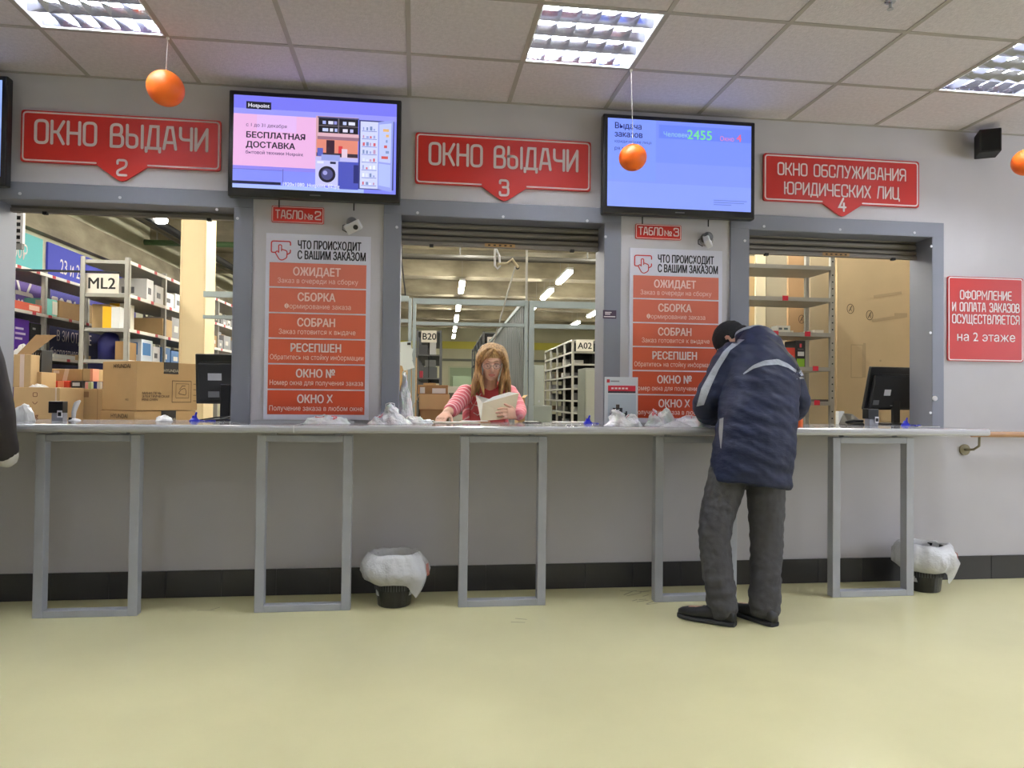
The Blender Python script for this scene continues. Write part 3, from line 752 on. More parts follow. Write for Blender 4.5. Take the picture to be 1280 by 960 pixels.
# ------------------------------------------------------------------ things lying on the counter
def heap(name, cx, cyy, sx, sy, h, seed, label, cat, material=film2, z0=1.0005, peaks=None, pink=None, group=None):
    r = root(name, (cx, cyy, z0), label, cat, group)
    N, K = 64, 30; vs_ = [(0, 0, h)]; 
    for j in range(1, K + 1):
        q = j / K
        for i in range(N):
            t = 2 * math.pi * i / N; c, s_ = math.cos(t), math.sin(t)
            e = 1 + .22 * noise.noise(Vector((c * 1.6, s_ * 1.6, seed))) + .10 * noise.noise(Vector((c * 5, s_ * 5, seed)))
            x, y = c * q * sx * e, s_ * q * sy * e
            prof = (1 - q ** 2.2)
            z = h * prof
            if peaks: z = max(h * .35 * (1 - q ** 3), max(hh * math.exp(-((x - a) / wd) ** 2) for a, hh, wd in peaks) * (1 - q ** 4))
            rid = abs(noise.noise(Vector((x * 26, y * 26, seed + z * 8)))) + .5 * abs(noise.noise(Vector((x * 60, y * 60, seed))))
            z += (.55 * max(h, .03) * (.5 - rid)) * (1 - q ** 6) + .35 * h * noise.noise(Vector((x * 13 + 3, y * 13, seed))) * (1 - q ** 4)
            jx = .16 * min(sx, .1) * noise.noise(Vector((x * 22, y * 22, z * 30 + seed))) * (z / max(h, .02)); jy = .2 * min(sy, .1) * noise.noise(Vector((x * 20 + 7, y * 20, z * 30 + seed)))
            vs_.append((x + jx * 2, y + jy, max(z, .002 if j < K else 0)))
    fs = [(0, 1 + i, 1 + (i + 1) % N) for i in range(N)]
    fs += [(1 + j * N + i, 1 + (j + 1) * N + i, 1 + (j + 1) * N + (i + 1) % N, 1 + j * N + (i + 1) % N) for j in range(K - 1) for i in range(N)]
    m = MB(); m.add(vs_, fs, material); o = m.build('film' if cat == 'bag' else 'wrap', r, smooth=True)
    if pink:
        bv = BVHTree.FromPolygons([Vector(v) for v in vs_], [f for f in fs])
        pm = MB()
        for (a, b, wd, hh) in pink:
            g = []
            for iu in range(5):
                for iv in range(5):
                    x = a + wd * (iu / 4 - .5); y = b + hh * (iv / 4 - .5)
                    hit = bv.ray_cast(Vector((x, y, 1)), Vector((0, 0, -1)))
                    g.append(hit[0] + Vector((0, 0, .002)) if hit[0] else Vector((x, y, .003)))
            pm.add(g, [(q * 5 + p, q * 5 + p + 1, (q + 1) * 5 + p + 1, (q + 1) * 5 + p) for q in range(4) for p in range(4)], pinkp)
        pm.build('pink_print', r, smooth=True)
    return r
xa = lambda px, y: at(px, 530, y).x
heap('plastic_bag', xa(407, -.12), -.12, .135, .075, .042, 5, 'flat crumpled white bag on the counter under the left poster', 'bag', pink=[(-.03, -.03, .05, .02), (.05, -.02, .03, .03)])
r = heap('plastic_bag', xa(487, -.12), -.12, .14, .075, .075, 8, 'peaked white bag with upright handle left of the woman', 'bag', peaks=[(.01, .10, .055), (-.07, .04, .04)], pink=[(-.06, -.02, .04, .04)])
MB().tube([(-.025, 0, .08), (-.022, 0, .115), (.0, 0, .122), (.025, 0, .118), (.03, 0, .085)], .006, film2, 8, .5).build('bag_handle', r, smooth=True)
heap('plastic_bag', xa(780, -.2), -.2, .115, .09, .075, 14, 'crumpled white bag in front of the leaflet stand', 'bag', peaks=[(-.04, .085, .05), (.05, .06, .05)], pink=[(.02, .0, .02, .02)])
heap('plastic_bag', xa(826, -.12), -.12, .10, .07, .085, 17, 'crumpled white and pink bag under the right poster, beside the leaflet stand', 'bag', peaks=[(-.05, .08, .03), (.035, .09, .045)], pink=[(-.05, -.02, .025, .03)])
heap('plastic_bag', xa(868, -.22), -.22, .15, .1, .05, 23, "flat crumpled white bag under the man's left elbow", 'bag', pink=[(-.02, -.03, .03, .02)])
heap('plastic_bag', xa(845, -.33), -.30, .09, .05, .025, 29, 'small flat plastic wrap at the counter edge left of the man', 'bag', material=film)
heap('paper_wrap', xa(30, .05), .05, .06, .05, .08, 31, 'crumpled white paper on the counter by the left window jamb', 'paper', material=M_PAPER)
heap('plastic_wrap', xa(205, .14), .14, .05, .04, .03, 37, 'small crumpled clear wrap in front of the lower oven box', 'wrap', material=film)
# upright bag against the left jamb of the middle window
r = heap('plastic_bag', xa(506, .12), .12, .05, .06, .26, 41, 'tall white bag standing against the left jamb of the middle window', 'bag', peaks=[(-.01, .26, .045)])
heap('paper_wrap', xa(518, .0), .02, .10, .06, .035, 43, 'crumpled white wrap lying beside the tall bag', 'paper')
# leaflet stand
p = at(756, 471, -.1); q = at(797, 523, -.1)
r = root('leaflet_stand', ((p.x + q.x) / 2, -.1, 1.0), 'white advertising leaflet with a red band standing on the counter', 'leaflet')
wd, hh = q.x - p.x, p.z - 1.0; x0, z0 = -wd / 2, 0
m = MB().box(x0, -x0, -.002, .004, 0, hh, paint((222, 226, 232), .35)); m.build('card', r)
MB().box(-.02, .02, .004, .06, 0, .004, M_PAPER).box(-.03, .03, .004, .008, 0, hh * .7, M_PAPER).build('easel', r)
pr = MB(); y = -.0026
pr.box(x0 + .012, x0 + .03, y, -.002, hh - .035, hh - .015, paint((190, 50, 60))); pr.box(x0 + .036, x0 + .09, y, -.002, hh - .03, hh - .022, paint((150, 152, 160)))
pr.box(x0 + .02, -x0 - .015, y, -.002, hh - .085, hh - .052, paint((198, 36, 60))); pr.box(x0 + .02, -x0 - .015, y, -.002, hh - .097, hh - .085, paint((40, 40, 52)))
pr.box(x0 + .02, -x0 - .012, y, -.002, .02, hh - .105, paint((196, 208, 218)))
for (a, b, c_, d_, col) in ((.03, .14, .03, .075, (52, 54, 60)), (.05, .11, .06, .105, (48, 50, 58)), (.07, .092, .10, .125, (80, 66, 60)), (.03, .045, .04, .10, (210, 212, 220)), (.12, .16, .03, .06, (90, 96, 106)), (.13, .14, .05, .085, (66, 70, 80))):
    pr.box(x0 + a, x0 + b, y - .0004, -.002, c_, d_, paint(col))
for k in range(5): pr.box(x0 + .04 + k * .022, x0 + .055 + k * .022, y - .0006, y, hh - .074, hh - .064, M_SIGNWHITE)
pr.build('print', r)

# small counter equipment
def payment_pad(px, y, label, s=1.0):
    r = root('card_terminal', (xa(px, y), y, 1.0), label, 'terminal', 'small black terminals on the counter')
    MB().box(-.03, .032, -.028, .028, 0, .045, paint((150, 152, 160), .4)).build('stand', r, bevel=.003)
    MB().box(-.045, .032, -.035, .03, .045, .112, M_BLACK).build('head', r, bevel=.004)
    MB().box(.004, .03, -.037, -.03, .02, .06, M_WHITE).box(.008, .026, -.0378, -.035, .028, .05, M_BLACKM).build('sticker', r)
payment_pad(74, .08, 'small black and grey terminal on the counter in the left window')
payment_pad(1089, .08, 'small black and grey terminal on the counter in front of the right monitor')
r = root('barcode_scanner', (xa(93, .1), .1, 1.0), 'white handheld barcode scanner standing on the left window counter', 'scanner')
MB().loft([((0, 0, 0), (.034, 0, 0), (0, .03, 0)), ((0, 0, .008), (.03, 0, 0), (0, .026, 0)), ((-.006, 0, .014), (.014, 0, 0), (0, .014, 0))], M_WHITE, 20).build('base', r, smooth=False)
MB().loft([((-.006, 0, .012), (.011, 0, 0), (0, .012, 0)), ((-.004, 0, .05), (.012, 0, 0), (0, .014, 0)), ((.006, 0, .085), (.015, 0, .003), (0, .02, 0)), ((.016, -.004, .108), (.017, 0, .006), (0, .022, 0)), ((.02, -.006, .116), (.010, 0, .004), (0, .014, 0))], M_WHITE, 18).build('scanner_body', r, smooth=True)
MB().box(-.022, -.006, -.024, -.016, .006, .02, M_BLACK).build('trigger', r)
bluem = mat('blue_plastic', (28, 40, 200), .3)
for px, y, lab in ((243, .12, 'bright blue plastic pen holder beside the left monitor'), (735, .1, 'bright blue plastic pen holder at the right end of the middle window'), (1132, .1, 'bright blue plastic pen holder in front of the right monitor')):
    r = root('pen_holder', (xa(px, y), y, 1.0), lab, 'pen holder', 'blue pen holders on the counter')
    MB().loft([((0, 0, 0), (.03, 0, 0), (0, .026, 0)), ((0, 0, .008), (.028, 0, 0), (0, .024, 0)), ((0, 0, .02), (.016, 0, 0), (0, .014, 0)), ((0, 0, .034), (.012, 0, 0), (0, .011, 0))], bluem, 16).build('base', r, smooth=False)
    MB().tube([(0, 0, .02), (.01, .0, .05)], .006, bluem, 8).build('pen', r)
    MB().tube([(.02, 0, .006), (.06, -.02, .004), (.09, .01, .004), (.12, -.01, .004)], .003, bluem, 6).build('cord', r)
def monitor(x0, x1, z0, z1, y, rz, label, shear, stickers):
    xm = (x0 + x1) / 2; wdt = (x1 - x0) / 2; h = z1 - z0
    r = root('monitor', (xm, y, 1.0), label, 'monitor', 'black monitors seen from behind', rz)
    zb = z0 - 1.0
    M = Matrix.Translation((0, 0, zb)) @ Matrix.Rotation(math.radians(shear), 4, 'X')
    def sh(zz): return 0
    MB().box(-wdt, wdt, .012, .034, 0, h, M_BLACK).build('display', r, M=M, bevel=.006)
    MB().box(-wdt * .88, wdt * .88, -.012, .013, h * .05, h * .82, M_BLACKM).build('back_cover', r, M=M, bevel=.008)
    MB().box(-wdt * .86, wdt, -.0005 + .011, .0125, h * .84, h * .845, paint((90, 90, 94), .4)).build('seam', r, M=M)
    b = MB().box(-.055, .055, -.03, .0, -zb + .012, h * .4, M_BLACK); b.v = [(p[0], p[1], p[2]) for p in b.v]
    MB().box(-.03, .03, -.03, -.008, .008, zb + h * .4, M_BLACK).build('neck', r, bevel=.004)
    MB().loft([((0, 0, 0), (.12, 0, 0), (0, .09, 0)), ((0, 0, .008), (.12, 0, 0), (0, .09, 0)), ((0, 0, .012), (.10, 0, 0), (0, .075, 0))], M_BLACK, 28, power=3).build('stand', r)
    s = MB()
    for (a, b_, c, d, col) in stickers: s.box(-wdt + a * 2 * wdt, -wdt + b_ * 2 * wdt, -.0128, -.0118, c * h, d * h, paint(col, .5))
    s.build('sticker', r, M=M)
    return r
p0 = at(242, 505, .34); p1 = at(297, 443, .34)
monitor(p0.x, p0.x + .38, p0.z, p1.z, .36, math.radians(-4), 'black monitor back at the right side of the left window', 6, [(.22, .44, .48, .62, (200, 200, 204)), (.22, .40, .14, .26, (120, 120, 124)), (.42, .56, .32, .36, (60, 60, 64))])
p0 = at(1079, 513, .32); p1 = at(1140, 461, .32)
monitor(p0.x + .01, p0.x + .50, p0.z, p1.z + .012, .36, math.radians(8), 'black tilted monitor back in the right window', 14, [(.26, .37, .36, .5, (216, 216, 220)), (.1, .2, .14, .25, (110, 110, 114)), (.40, .52, .12, .135, (150, 150, 154))])
# cables behind the monitors
r = root('cable_loop', (xa(280, .25), .25, 1.0), 'thin black cables lying under the left monitor', 'cable')
MB().tube([(-.14, -.03, .004), (-.05, .02, .02), (.05, 0, .03), (.1, .01, .05)], .004, M_BLACKM, 6).tube([(-.15, .0, .004), (-.02, -.03, .012), (.07, -.02, .035)], .003, paint((120, 120, 124)), 6).build('cable', r)
r = root('desk_phone', (xa(1066, .2), .2, 1.0), 'dark wedge shaped device on the counter left of the right monitor', 'device')
MB().add([(-.07, -.05, 0), (.06, -.05, 0), (.06, .06, 0), (-.07, .06, 0), (-.05, -.03, .016), (.05, -.045, .016), (.03, .05, .075), (-.04, .05, .08)], [(3, 2, 1, 0), (0, 1, 5, 4), (1, 2, 6, 5), (2, 3, 7, 6), (3, 0, 4, 7), (4, 5, 6, 7)], mat('dark_device', (64, 60, 54), .35)).build('body', r, bevel=.006)
MB().tube([(-.06, -.02, .02), (-.02, -.04, .03), (.04, -.045, .028)], .01, M_BLACK, 8).build('handset', r)
tag(MB().box(-.02, .02, -.02, .02, 0, .09, M_PAPER).build('paper_box', root('paper_pack', (xa(1052, .3), .32, 1.0), 'small upright white carton left of the dark wedge device', 'carton')), None, None)
r = root('paper_sheet', (xa(1150, .03), -.05, 1.0002), 'white paper card lying on the counter right of the blue pen holder', 'paper')
MB().box(-.05, .06, -.03, .03, 0, .003, M_PAPER).build('sheet', r); MB().box(-.03, .05, -.022, .022, .003, .006, paint((60, 60, 64))).build('dark_insert', r)
# papers in front of the woman
for (px0, px1, y, z, col, lab) in ((541, 600, .12, .004, (226, 206, 178), "flat open cream brochure under the woman's outstretched hand"), (575, 612, .27, .006, (206, 150, 110), 'brown edged booklet lying behind the cream brochure'), (655, 675, .22, .006, (60, 58, 56), 'dark flat folder lying right of the held booklet'), (692, 742, .2, .006, (226, 222, 212), 'cream paper stack at the right end of the middle window'), (524, 545, .2, .008, (64, 62, 60), 'dark flat folder near the tall white bag')):
    a, b = xa(px0, y), xa(px1, y); r = root('paper_sheets', ((a + b) / 2, y, 1.0005), lab, 'paper')
    MB().box(-(b - a) / 2, (b - a) / 2, -.06, .06, 0, z, paint(col, .6)).build('lower_sheet', r)
    MB().box(-(b - a) / 2 + .01, (b - a) / 2 - .015, -.05, .055, z, z + .003, M_PAPER).build('upper_sheet', r)
r = root('orange_roll', (xa(1003, -.2), -.16, 1.0), "small orange roll on the counter at the man's right cuff", 'roll')
MB().loft([((0, 0, 0), (.022, 0, 0), (0, .022, 0)), ((0, 0, .055), (.022, 0, 0), (0, .022, 0)), ((0, 0, .055), (.01, 0, 0), (0, .01, 0)), ((0, 0, .02), (.01, 0, 0), (0, .01, 0))], paint((236, 106, 36), .5), 20).build('roll', r)
# ================================================================== THE STORE ROOM BEHIND THE WINDOWS
RZ = -PHI
sfloor = mat('store_floor', (150, 146, 132), .5, var=.08, vscale=2)
SA0, SA1, SB1 = -5.23, 7.0, 33.0; SZ = 4.25
def wroot(name, a, b, z, label, cat, group=None, rz=0): return root(name, W(a, b, z), label, cat, group, RZ + rz)
def wstruct(name): o = bpy.data.objects.new(name, None); return o
MW = Matrix(((math.cos(PHI), math.sin(PHI), 0, 0), (-math.sin(PHI), math.cos(PHI), 0, EYE.y), (0, 0, 1, 0), (0, 0, 0, 1)))
scream = mat('store_wall_paint', (206, 204, 178), .7, var=.06, vscale=1)
B0 = 4.66
m = MB().box(SA0, SA1 + .3, B0 + .35, SB1, -.1, 0, sfloor)
fo = struct(m.build('floor_store', M=MW)); struct(MB().box(HX0, HX1, .2, .62, -.1, 0, sfloor).build('floor_threshold'))
struct(MB().box(SA0 - .1, SA0, B0, SB1, 0, SZ, scream).build('wall_store_left', M=MW))
struct(MB().box(SA1, SA1 + .1, B0, SB1, 0, SZ, scream).build('wall_store_right', M=MW))
m = MB().box(SA0, SA1, SB1, SB1 + .1, 0, SZ, scream)
m.box(SA0, SA1, SB1 - .1, SB1, 3.3, 3.62, paint((214, 206, 90), .6)); m.box(SA0, SA1, SB1 - .06, SB1, 2.75, 2.85, paint((110, 112, 100), .6))
struct(m.build('wall_store_end', M=MW))
struct(MB().box(.25, 1.35, SB1 - .07, SB1 - .005, 0, 2.45, paint((150, 168, 136), .5)).box(.17, .25, SB1 - .09, SB1 - .005, 0, 2.53, paint((196, 200, 170))).box(1.35, 1.43, SB1 - .09, SB1 - .005, 0, 2.53, paint((196, 200, 170))).box(.25, 1.35, SB1 - .09, SB1 - .005, 2.45, 2.53, paint((196, 200, 170))).build('door_1', M=MW))
m = MB().box(SA0 - .1, SA1 + .1, B0 - .4, SB1, SZ, SZ + .1, M_CONC)
cs = struct(m.build('ceiling_store', M=MW))
for i, b in enumerate((7.6, 10.6, 13.6, 16.6, 19.6, 22.6, 25.6, 28.6)):
    struct(MB().box(SA0, SA1, b, b + .42, 3.86, SZ + .02, M_CONC).build('beam', M=MW, bevel=.01))
struct(MB().box(SA0, SA0 + .12, 6.0, SB1, 3.20, 3.57, M_CONC).build('beam_side', M=MW))
for nm, a, b, mm, rr, lab in (('cable_conduit', None, 10.3, paint((60, 57, 50), .5), .04, 'dark service pipe running across under the store room ceiling'),):
    r = wroot(nm, -1, b, 3.1, lab, 'pipe'); MB().cyl((-1.2, 0, 0), rr, 5.6, mm, 12, 'x').build('pipe', r)
    m = MB(); 
    for x in (-.6, 1.2, 3.0): m.box(x - .01, x + .01, -.01, .01, 0, 1.15, mm)
    m.build('hanger', r)
r = wroot('green_pipe', -6, 13.3, 3.78, 'long green pipe crossing the store room behind the tan column', 'pipe'); MB().cyl((.8, 0, 0), .05, 2.5, paint((72, 100, 62), .5), 12, 'x').build('pipe', r)
MB().box(1, 1.02, -.01, .01, 0, .47, M_SHELF).box(2.8, 2.82, -.01, .01, 0, .47, M_SHELF).build('hanger', r)
for k, (a, z, rr, lab) in enumerate(((-4.8, 3.95, .04, 'pale ceiling pipe running back, nearest the left store wall'), (-4.55, 3.78, .05, 'dark ceiling pipe below the pale one in the left store room'), (-4.25, 3.70, .06, 'thickest dark ceiling pipe right of the other two'))):
    r = wroot('ceiling_pipe', a, 8, z, lab, 'pipe', 'ceiling pipes'); MB().cyl((0, 0, 0), rr, 15, (paint((210, 206, 190), .4), M_CONCD, M_BLACKM)[k], 12, 'y').build('pipe', r)

# tube lamps in rows
stube = bpy.data.materials.new('store_tube'); stube.use_nodes = True
bs = stube.node_tree.nodes['Principled BSDF']; bs.inputs['Emission Color'].default_value = (*STORE_TINT, 1); bs.inputs['Emission Strength'].default_value = STORE_LAMP
def tube_lamp():
    r = root('tube_light', (0, 0, 0), '-', 'tube light', 'store room tube lights', RZ)
    MB().box(-.06, .06, -.75, .75, .03, .08, M_WHITE).build('housing', r)
    MB().box(-.055, .055, -.73, .73, -.025, .03, stube).build('diffuser', r, bevel=.012)
    MB().box(-.004, .004, -.5, -.492, .08, .66, M_SHELF).box(-.004, .004, .492, .5, .08, .66, M_SHELF).build('hanger', r)
    return r
t0 = tube_lamp(); first = True
rows_ = [(-4.05, [5.2, 7.2]), (-1.75, [6.0, 9.0, 12.0, 15.0, 18.0]), (.36, [6.6, 9.6, 16.4, 20.0, 23.0, 26.6, 29.8]), (2.38, [6.2, 9.6, 14.7, 17.2, 19.7]), (4.25, [7.0, 11.0, 17.5, 20.9, 24.0]), (6.3, [9, 14, 19])]  # leftmost row added out of view above the shutter to light the near boxes
nm_ = ['added row over the left boxes', 'row over the left window aisle', 'row above the woman', 'row above the pigeonhole rack', 'row right of the pigeonhole rack', 'row at the far right']
for (a, bsx), nn in zip(rows_, nm_):
    for i, b in enumerate(bsx):
        o = t0 if first else copy_tree(t0); first = False
        o.location = W(a, b, 3.58); o['label'] = 'white tube light number %d from the front in the %s' % (i + 1, nn)
        o['label'] = 'white ceiling tube light, %s from the front in the %s' % (('first', 'second', 'third', 'fourth', 'fifth', 'sixth', 'seventh')[i], nn)

# ------------------------------------------------------------------ racks
redlab = paint((200, 60, 70), .5); strip = mat('label_strip', (232, 228, 218), .5)
def rack(a0, a1, b0, b1, zs, nb, label, H=None, strips='a1', group='grey steel shelving units', thin=.02, pw=.045, back=False):
    r = wroot('shelving_unit', a0, b0, 0, label, 'shelving unit', group)
    w, d = a1 - a0, b1 - b0; H = H or zs[-1] + .03
    for k in range(nb + 1):
        y = d * k / nb
        for x in (0, w):
            x0 = x if x == 0 else w - pw
            yy = min(max(y - pw / 2, 0), d - pw)
            MB().box(x0, x0 + pw, yy, yy + .008, 0, H, M_SHELF).box(x0 if x == 0 else w - .008, (x0 + .008) if x == 0 else w, yy, yy + pw, 0, H, M_SHELF).build('post', r)
    rg = random.Random(int(a0 * 100))
    for z in zs:
        MB().box(.01, w - .01, .01, d - .01, z - .035, z, M_SHELF).build('shelf', r)
        if strips:
            s = MB()
            if strips == 'a1':
                s.box(w - .001, w + .004, .02, d - .02, z - .034, z - .002, strip); y = .2
                while y < d - .1: s.box(w + .003, w + .006, y, y + .07, z - .034, z - .002, redlab); y += rg.uniform(.3, .55)
            else:
                s.box(.03, w - .03, -.004, .003, z - .034, z - .002, M_SHELF); 
                for x in strips: s.box(x - .035, x + .035, -.007, -.003, z - .04, z + .006, redlab)
            s.build('label_strip', r)
    return r
def carton(a, b, z, w, d, h, material, label, name='carton', rz=0, band=None, lab=None, top=None, cat='carton', sides=True, group=None, text=None, bandmat=None):
    r = wroot(name, a, b, z + .001, label, cat, group, rz)
    MB().box(0, w, 0, d, 0, h, material).build('body', r, bevel=.003)
    if band: MB().box(w * band[0], w * band[1], -.002, d + .002, -.0005, h + .0015, bandmat or M_TAPE).build('tape', r)
    if lab:
        q = MB()
        for (u0, u1, v0, v1, c) in lab: q.box(w * u0, w * u1, -.003, .001, h * v0, h * v1, paint(c, .5))
        q.build('label', r); q = MB()
        for (u0, u1, v0, v1, c) in (lab if sides else ()): q.box(w - .001, w + .003, d * u0, d * u1, h * v0, h * v1, paint(c, .5))
        if q.v: q.build('label', r)
    if top: MB().box(.003, w - .003, .003, d - .003, h, h + .004, paint(top, .6)).build('lid', r)
    if text:
        t = MB(); text_into(t, text[0], w * text[1], h * text[2], text[3], -.0035, paint(text[4], .5), .01, 1, 'c'); t.build('lettering', r)
    return r
ZS1 = [.15, .62, 1.14, 1.50, 1.82, 2.17, 2.51]
A1 = WP(161, 330, 7.9)[0]; A1 = -3.19; A0 = A1 - .475
rack(A0, A1, 7.8, 11.8, ZS1, 4, 'tall grey shelving unit carrying the ML2 sign, left of the tan column')
A2 = -4.47
rack(A2 - .5, A2, 6.75, 12.75, [.15, .6, 1.07, 1.56, 2.04, 2.50], 6, 'grey shelving unit in front of the blue banners at the left')
rack(-4.07, -3.57, 12.0, 16.0, [.3, .75, 1.15, 1.5, 1.88, 2.27, 2.67], 4, 'grey shelving unit glimpsed right of the tan column')
# ML2 sign with its rod
za = WP(127, 367, 7.85)[1]; zb = WP(127, 342, 7.85)[1]; a0 = WP(106, 355, 7.85)[0]; a1 = WP(149, 355, 7.85)[0]
def hang_sign(a0, a1, z0, z1, b, s, label, rod=None):
    r = wroot('aisle_sign', (a0 + a1) / 2, b, z0, label, 'sign', 'aisle signs'); w = (a1 - a0) / 2; h = z1 - z0
    MB().box(-w, w, -.004, .004, 0, h, paint((226, 220, 206), .6)).build('board', r)
    t = MB(); text_into(t, s, 0, h * .24, h * .78, -.006, paint((28, 26, 24), .6), .02, .98 if len(s) < 4 else .9, 'c'); t.build('lettering', r)
    MB().box(-w * .8, -w * .7, 0, .09, h * .9, h * .95, M_BLACKM).box(w * .7, w * .8, 0, .09, h * .9, h * .95, M_BLACKM).build('hook', r)
    if rod: MB().box(rod[0] - (a0 + a1) / 2, rod[1] - (a0 + a1) / 2, -.012, .012, h + .004, h + .024, M_BLACKM).build('rod', r)
hang_sign(a0, a1, za, zb, 7.84, 'ML2', 'white aisle sign reading ML2 on the left shelving', (WP(18, 340, 7.84)[0], a1 + .01))

# things on the ML2 unit and its neighbour
Y_ = (244, 186, 30)
carton(A0 + .03, 8.0, 1.82, .18, .3, .26, M_CARD3, 'tall brown carton at the left of the ML2 unit shelf with yellow packs')
carton(A0 + .20, 7.86, 1.82, .165, .2, .22, paint((236, 238, 236)), 'yellow and white pack on the ML2 unit, front one', lab=[(0, .5, 0, 1, (244, 184, 24))], sides=False)
carton(A0 + .14, 8.15, 1.82, .17, .2, .29, paint((236, 232, 214)), 'yellow and white pack standing behind the front yellow pack', lab=[(0, .6, .5, 1, (244, 184, 24))], sides=False)
carton(A0 + .1, 8.75, 1.82, .36, .3, .2, M_CARD3, 'low brown carton on the ML2 unit behind the yellow packs')
r = wroot('storage_sack', A0 + .20, 8.02, 1.505, 'dark blue rounded sack on the ML2 unit shelf under the yellow packs', 'sack')
MB().loft([((0, 0, 0), (.098, 0, 0), (0, .12, 0)), ((0, 0, .14), (.105, 0, 0), (0, .12, 0)), ((-.012, 0, .23), (.092, 0, .03), (0, .11, 0)), ((-.03, 0, .27), (.06, 0, .03), (0, .07, 0))], mat('navy_cloth', (22, 26, 92), .6), 24).build('sack_body', r, smooth=True)
carton(A0 + .325, 7.86, 1.50, .09, .3, .19, M_CARD2, 'small brown carton right of the dark blue sack')
carton(A0 + .02, 7.95, 1.14, .24, .4, .34, paint((24, 28, 96), .5), 'dark blue carton below the sack on the ML2 unit')
carton(A0 + .26, 8.2, 1.50, .19, .3, .24, paint((206, 214, 224)), 'white and blue carton on the ML2 unit beside the small brown one', lab=[(.1, .8, .3, .85, (60, 120, 180))])
k = 0
rg = random.Random(12)
COLS = [((236, 236, 236), 'white'), ((40, 40, 42), 'black'), ((188, 150, 104), 'brown'), ((150, 150, 152), 'grey'), ((214, 210, 200), 'cream'), ((70, 110, 160), 'blue')]
ORD = ['first', 'second', 'third', 'fourth', 'fifth', 'sixth', 'seventh', 'eighth', 'ninth', 'tenth', 'eleventh', 'twelfth']
def fill(a0, a1, b0, b1, z, maxh, where, seed, pal=None, n=6, step=.34, thick=.3):
    rg = random.Random(seed); b = b0; i = 0
    while b < b1 - .1 and i < n:
        d = rg.uniform(.16, step); h = rg.uniform(.35, .95) * maxh; c, nm = rg.choice(pal or COLS)
        if b + d > b1: break
        w = rg.uniform(.6, .95) * (a1 - a0)
        carton(a1 - w - .02, b, z, w, d, h, paint(c), '%s %s carton, %s on the %s' % ('tall' if h > .65 * maxh else 'low', nm, ORD[i], where), lab=[(.2, .6, .3, .6, (220, 214, 205) if sum(c) < 500 else (90, 90, 96))], group='cartons on the ' + where)
        b += d + rg.uniform(.02, .08); i += 1
fill(A0, A1, 8.3, 11.7, 2.17, .27, 'second shelf from top of the ML2 unit', 1, [COLS[0], COLS[0], COLS[1], COLS[3]], 9)
fill(A0, A1, 9.05, 11.7, 1.82, .27, 'yellow pack shelf of the ML2 unit', 2, [COLS[3], COLS[0], COLS[2]], 8)
fill(A0, A1, 8.5, 11.7, 1.50, .27, 'sack shelf of the ML2 unit', 3, [COLS[1], COLS[1], COLS[0], COLS[5]], 8)
fill(A0, A1, 8.5, 11.7, 1.14, .27, 'shelf under the sack of the ML2 unit', 4, [COLS[1], COLS[2], COLS[0]], 7)
# neighbour row
def on2(b, z, w, d, h, m_, label, **k): return carton(A2 - w - .03, b, z, w, d, h, m_, label, **k)
on2(7.7, 2.04, .35, 1.02, .09, paint((206, 80, 50)), 'flat orange-red box on the shelf above the purple box', lab=[(.75, .95, .2, .8, (240, 200, 180))])
on2(8.10, 1.56, .3, .38, .38, paint((88, 34, 160)), 'purple box with white print at the left of the left window', lab=[(.3, .7, .7, .76, (220, 210, 236)), (.3, .8, .56, .62, (220, 210, 236)), (.3, .65, .42, .48, (220, 210, 236))])
on2(8.50, 1.56, .3, .22, .36, M_BLACKM, 'black box right of the purple box', lab=[(.2, .45, .8, .86, (150, 150, 150))])
on2(8.83, 2.04, .25, .22, .19, paint((120, 206, 196)), 'small teal box on the shelf above the navy banner', lab=[(.5, 1, .1, .9, (220, 216, 200))])
on2(9.1, 2.04, .3, .5, .2, M_CARD2, 'brown carton right of the small teal box')
on2(9.8, 2.04, .3, .55, .24, M_CARD, 'brown carton partly behind the ML2 unit post')
on2(7.2, 2.50, .3, .6, .08, M_CARD2, 'flat brown carton on top of the left row')
on2(9.0, 1.56, .3, .5, .05, M_PAPER, 'stack of white sheets on the lower shelf of the left row', name='paper_stack', cat='paper')
on2(9.6, 1.56, .3, .3, .07, M_CARD3, 'low pale carton next to the white sheets on the left row')
on2(9.0, 1.07, .3, .9, .36, paint((20, 24, 84)), 'dark blue carton on the bottom visible shelf of the left row')
on2(10.0, 1.07, .3, .5, .3, paint((226, 224, 220)), 'white carton beside the dark blue carton of the left row')
fill(-4.07, -3.57, 12.1, 15.9, 2.27, .3, 'top shelf right of the tan column', 7, [COLS[3], COLS[4]], 5)
fill(-4.07, -3.57, 12.1, 15.9, 1.88, .3, 'middle shelf right of the tan column', 8, [COLS[3], COLS[4], COLS[2]], 5)
fill(-4.07, -3.57, 12.1, 15.9, 1.5, .3, 'low shelf right of the tan column', 9, [COLS[2], COLS[0]], 5)

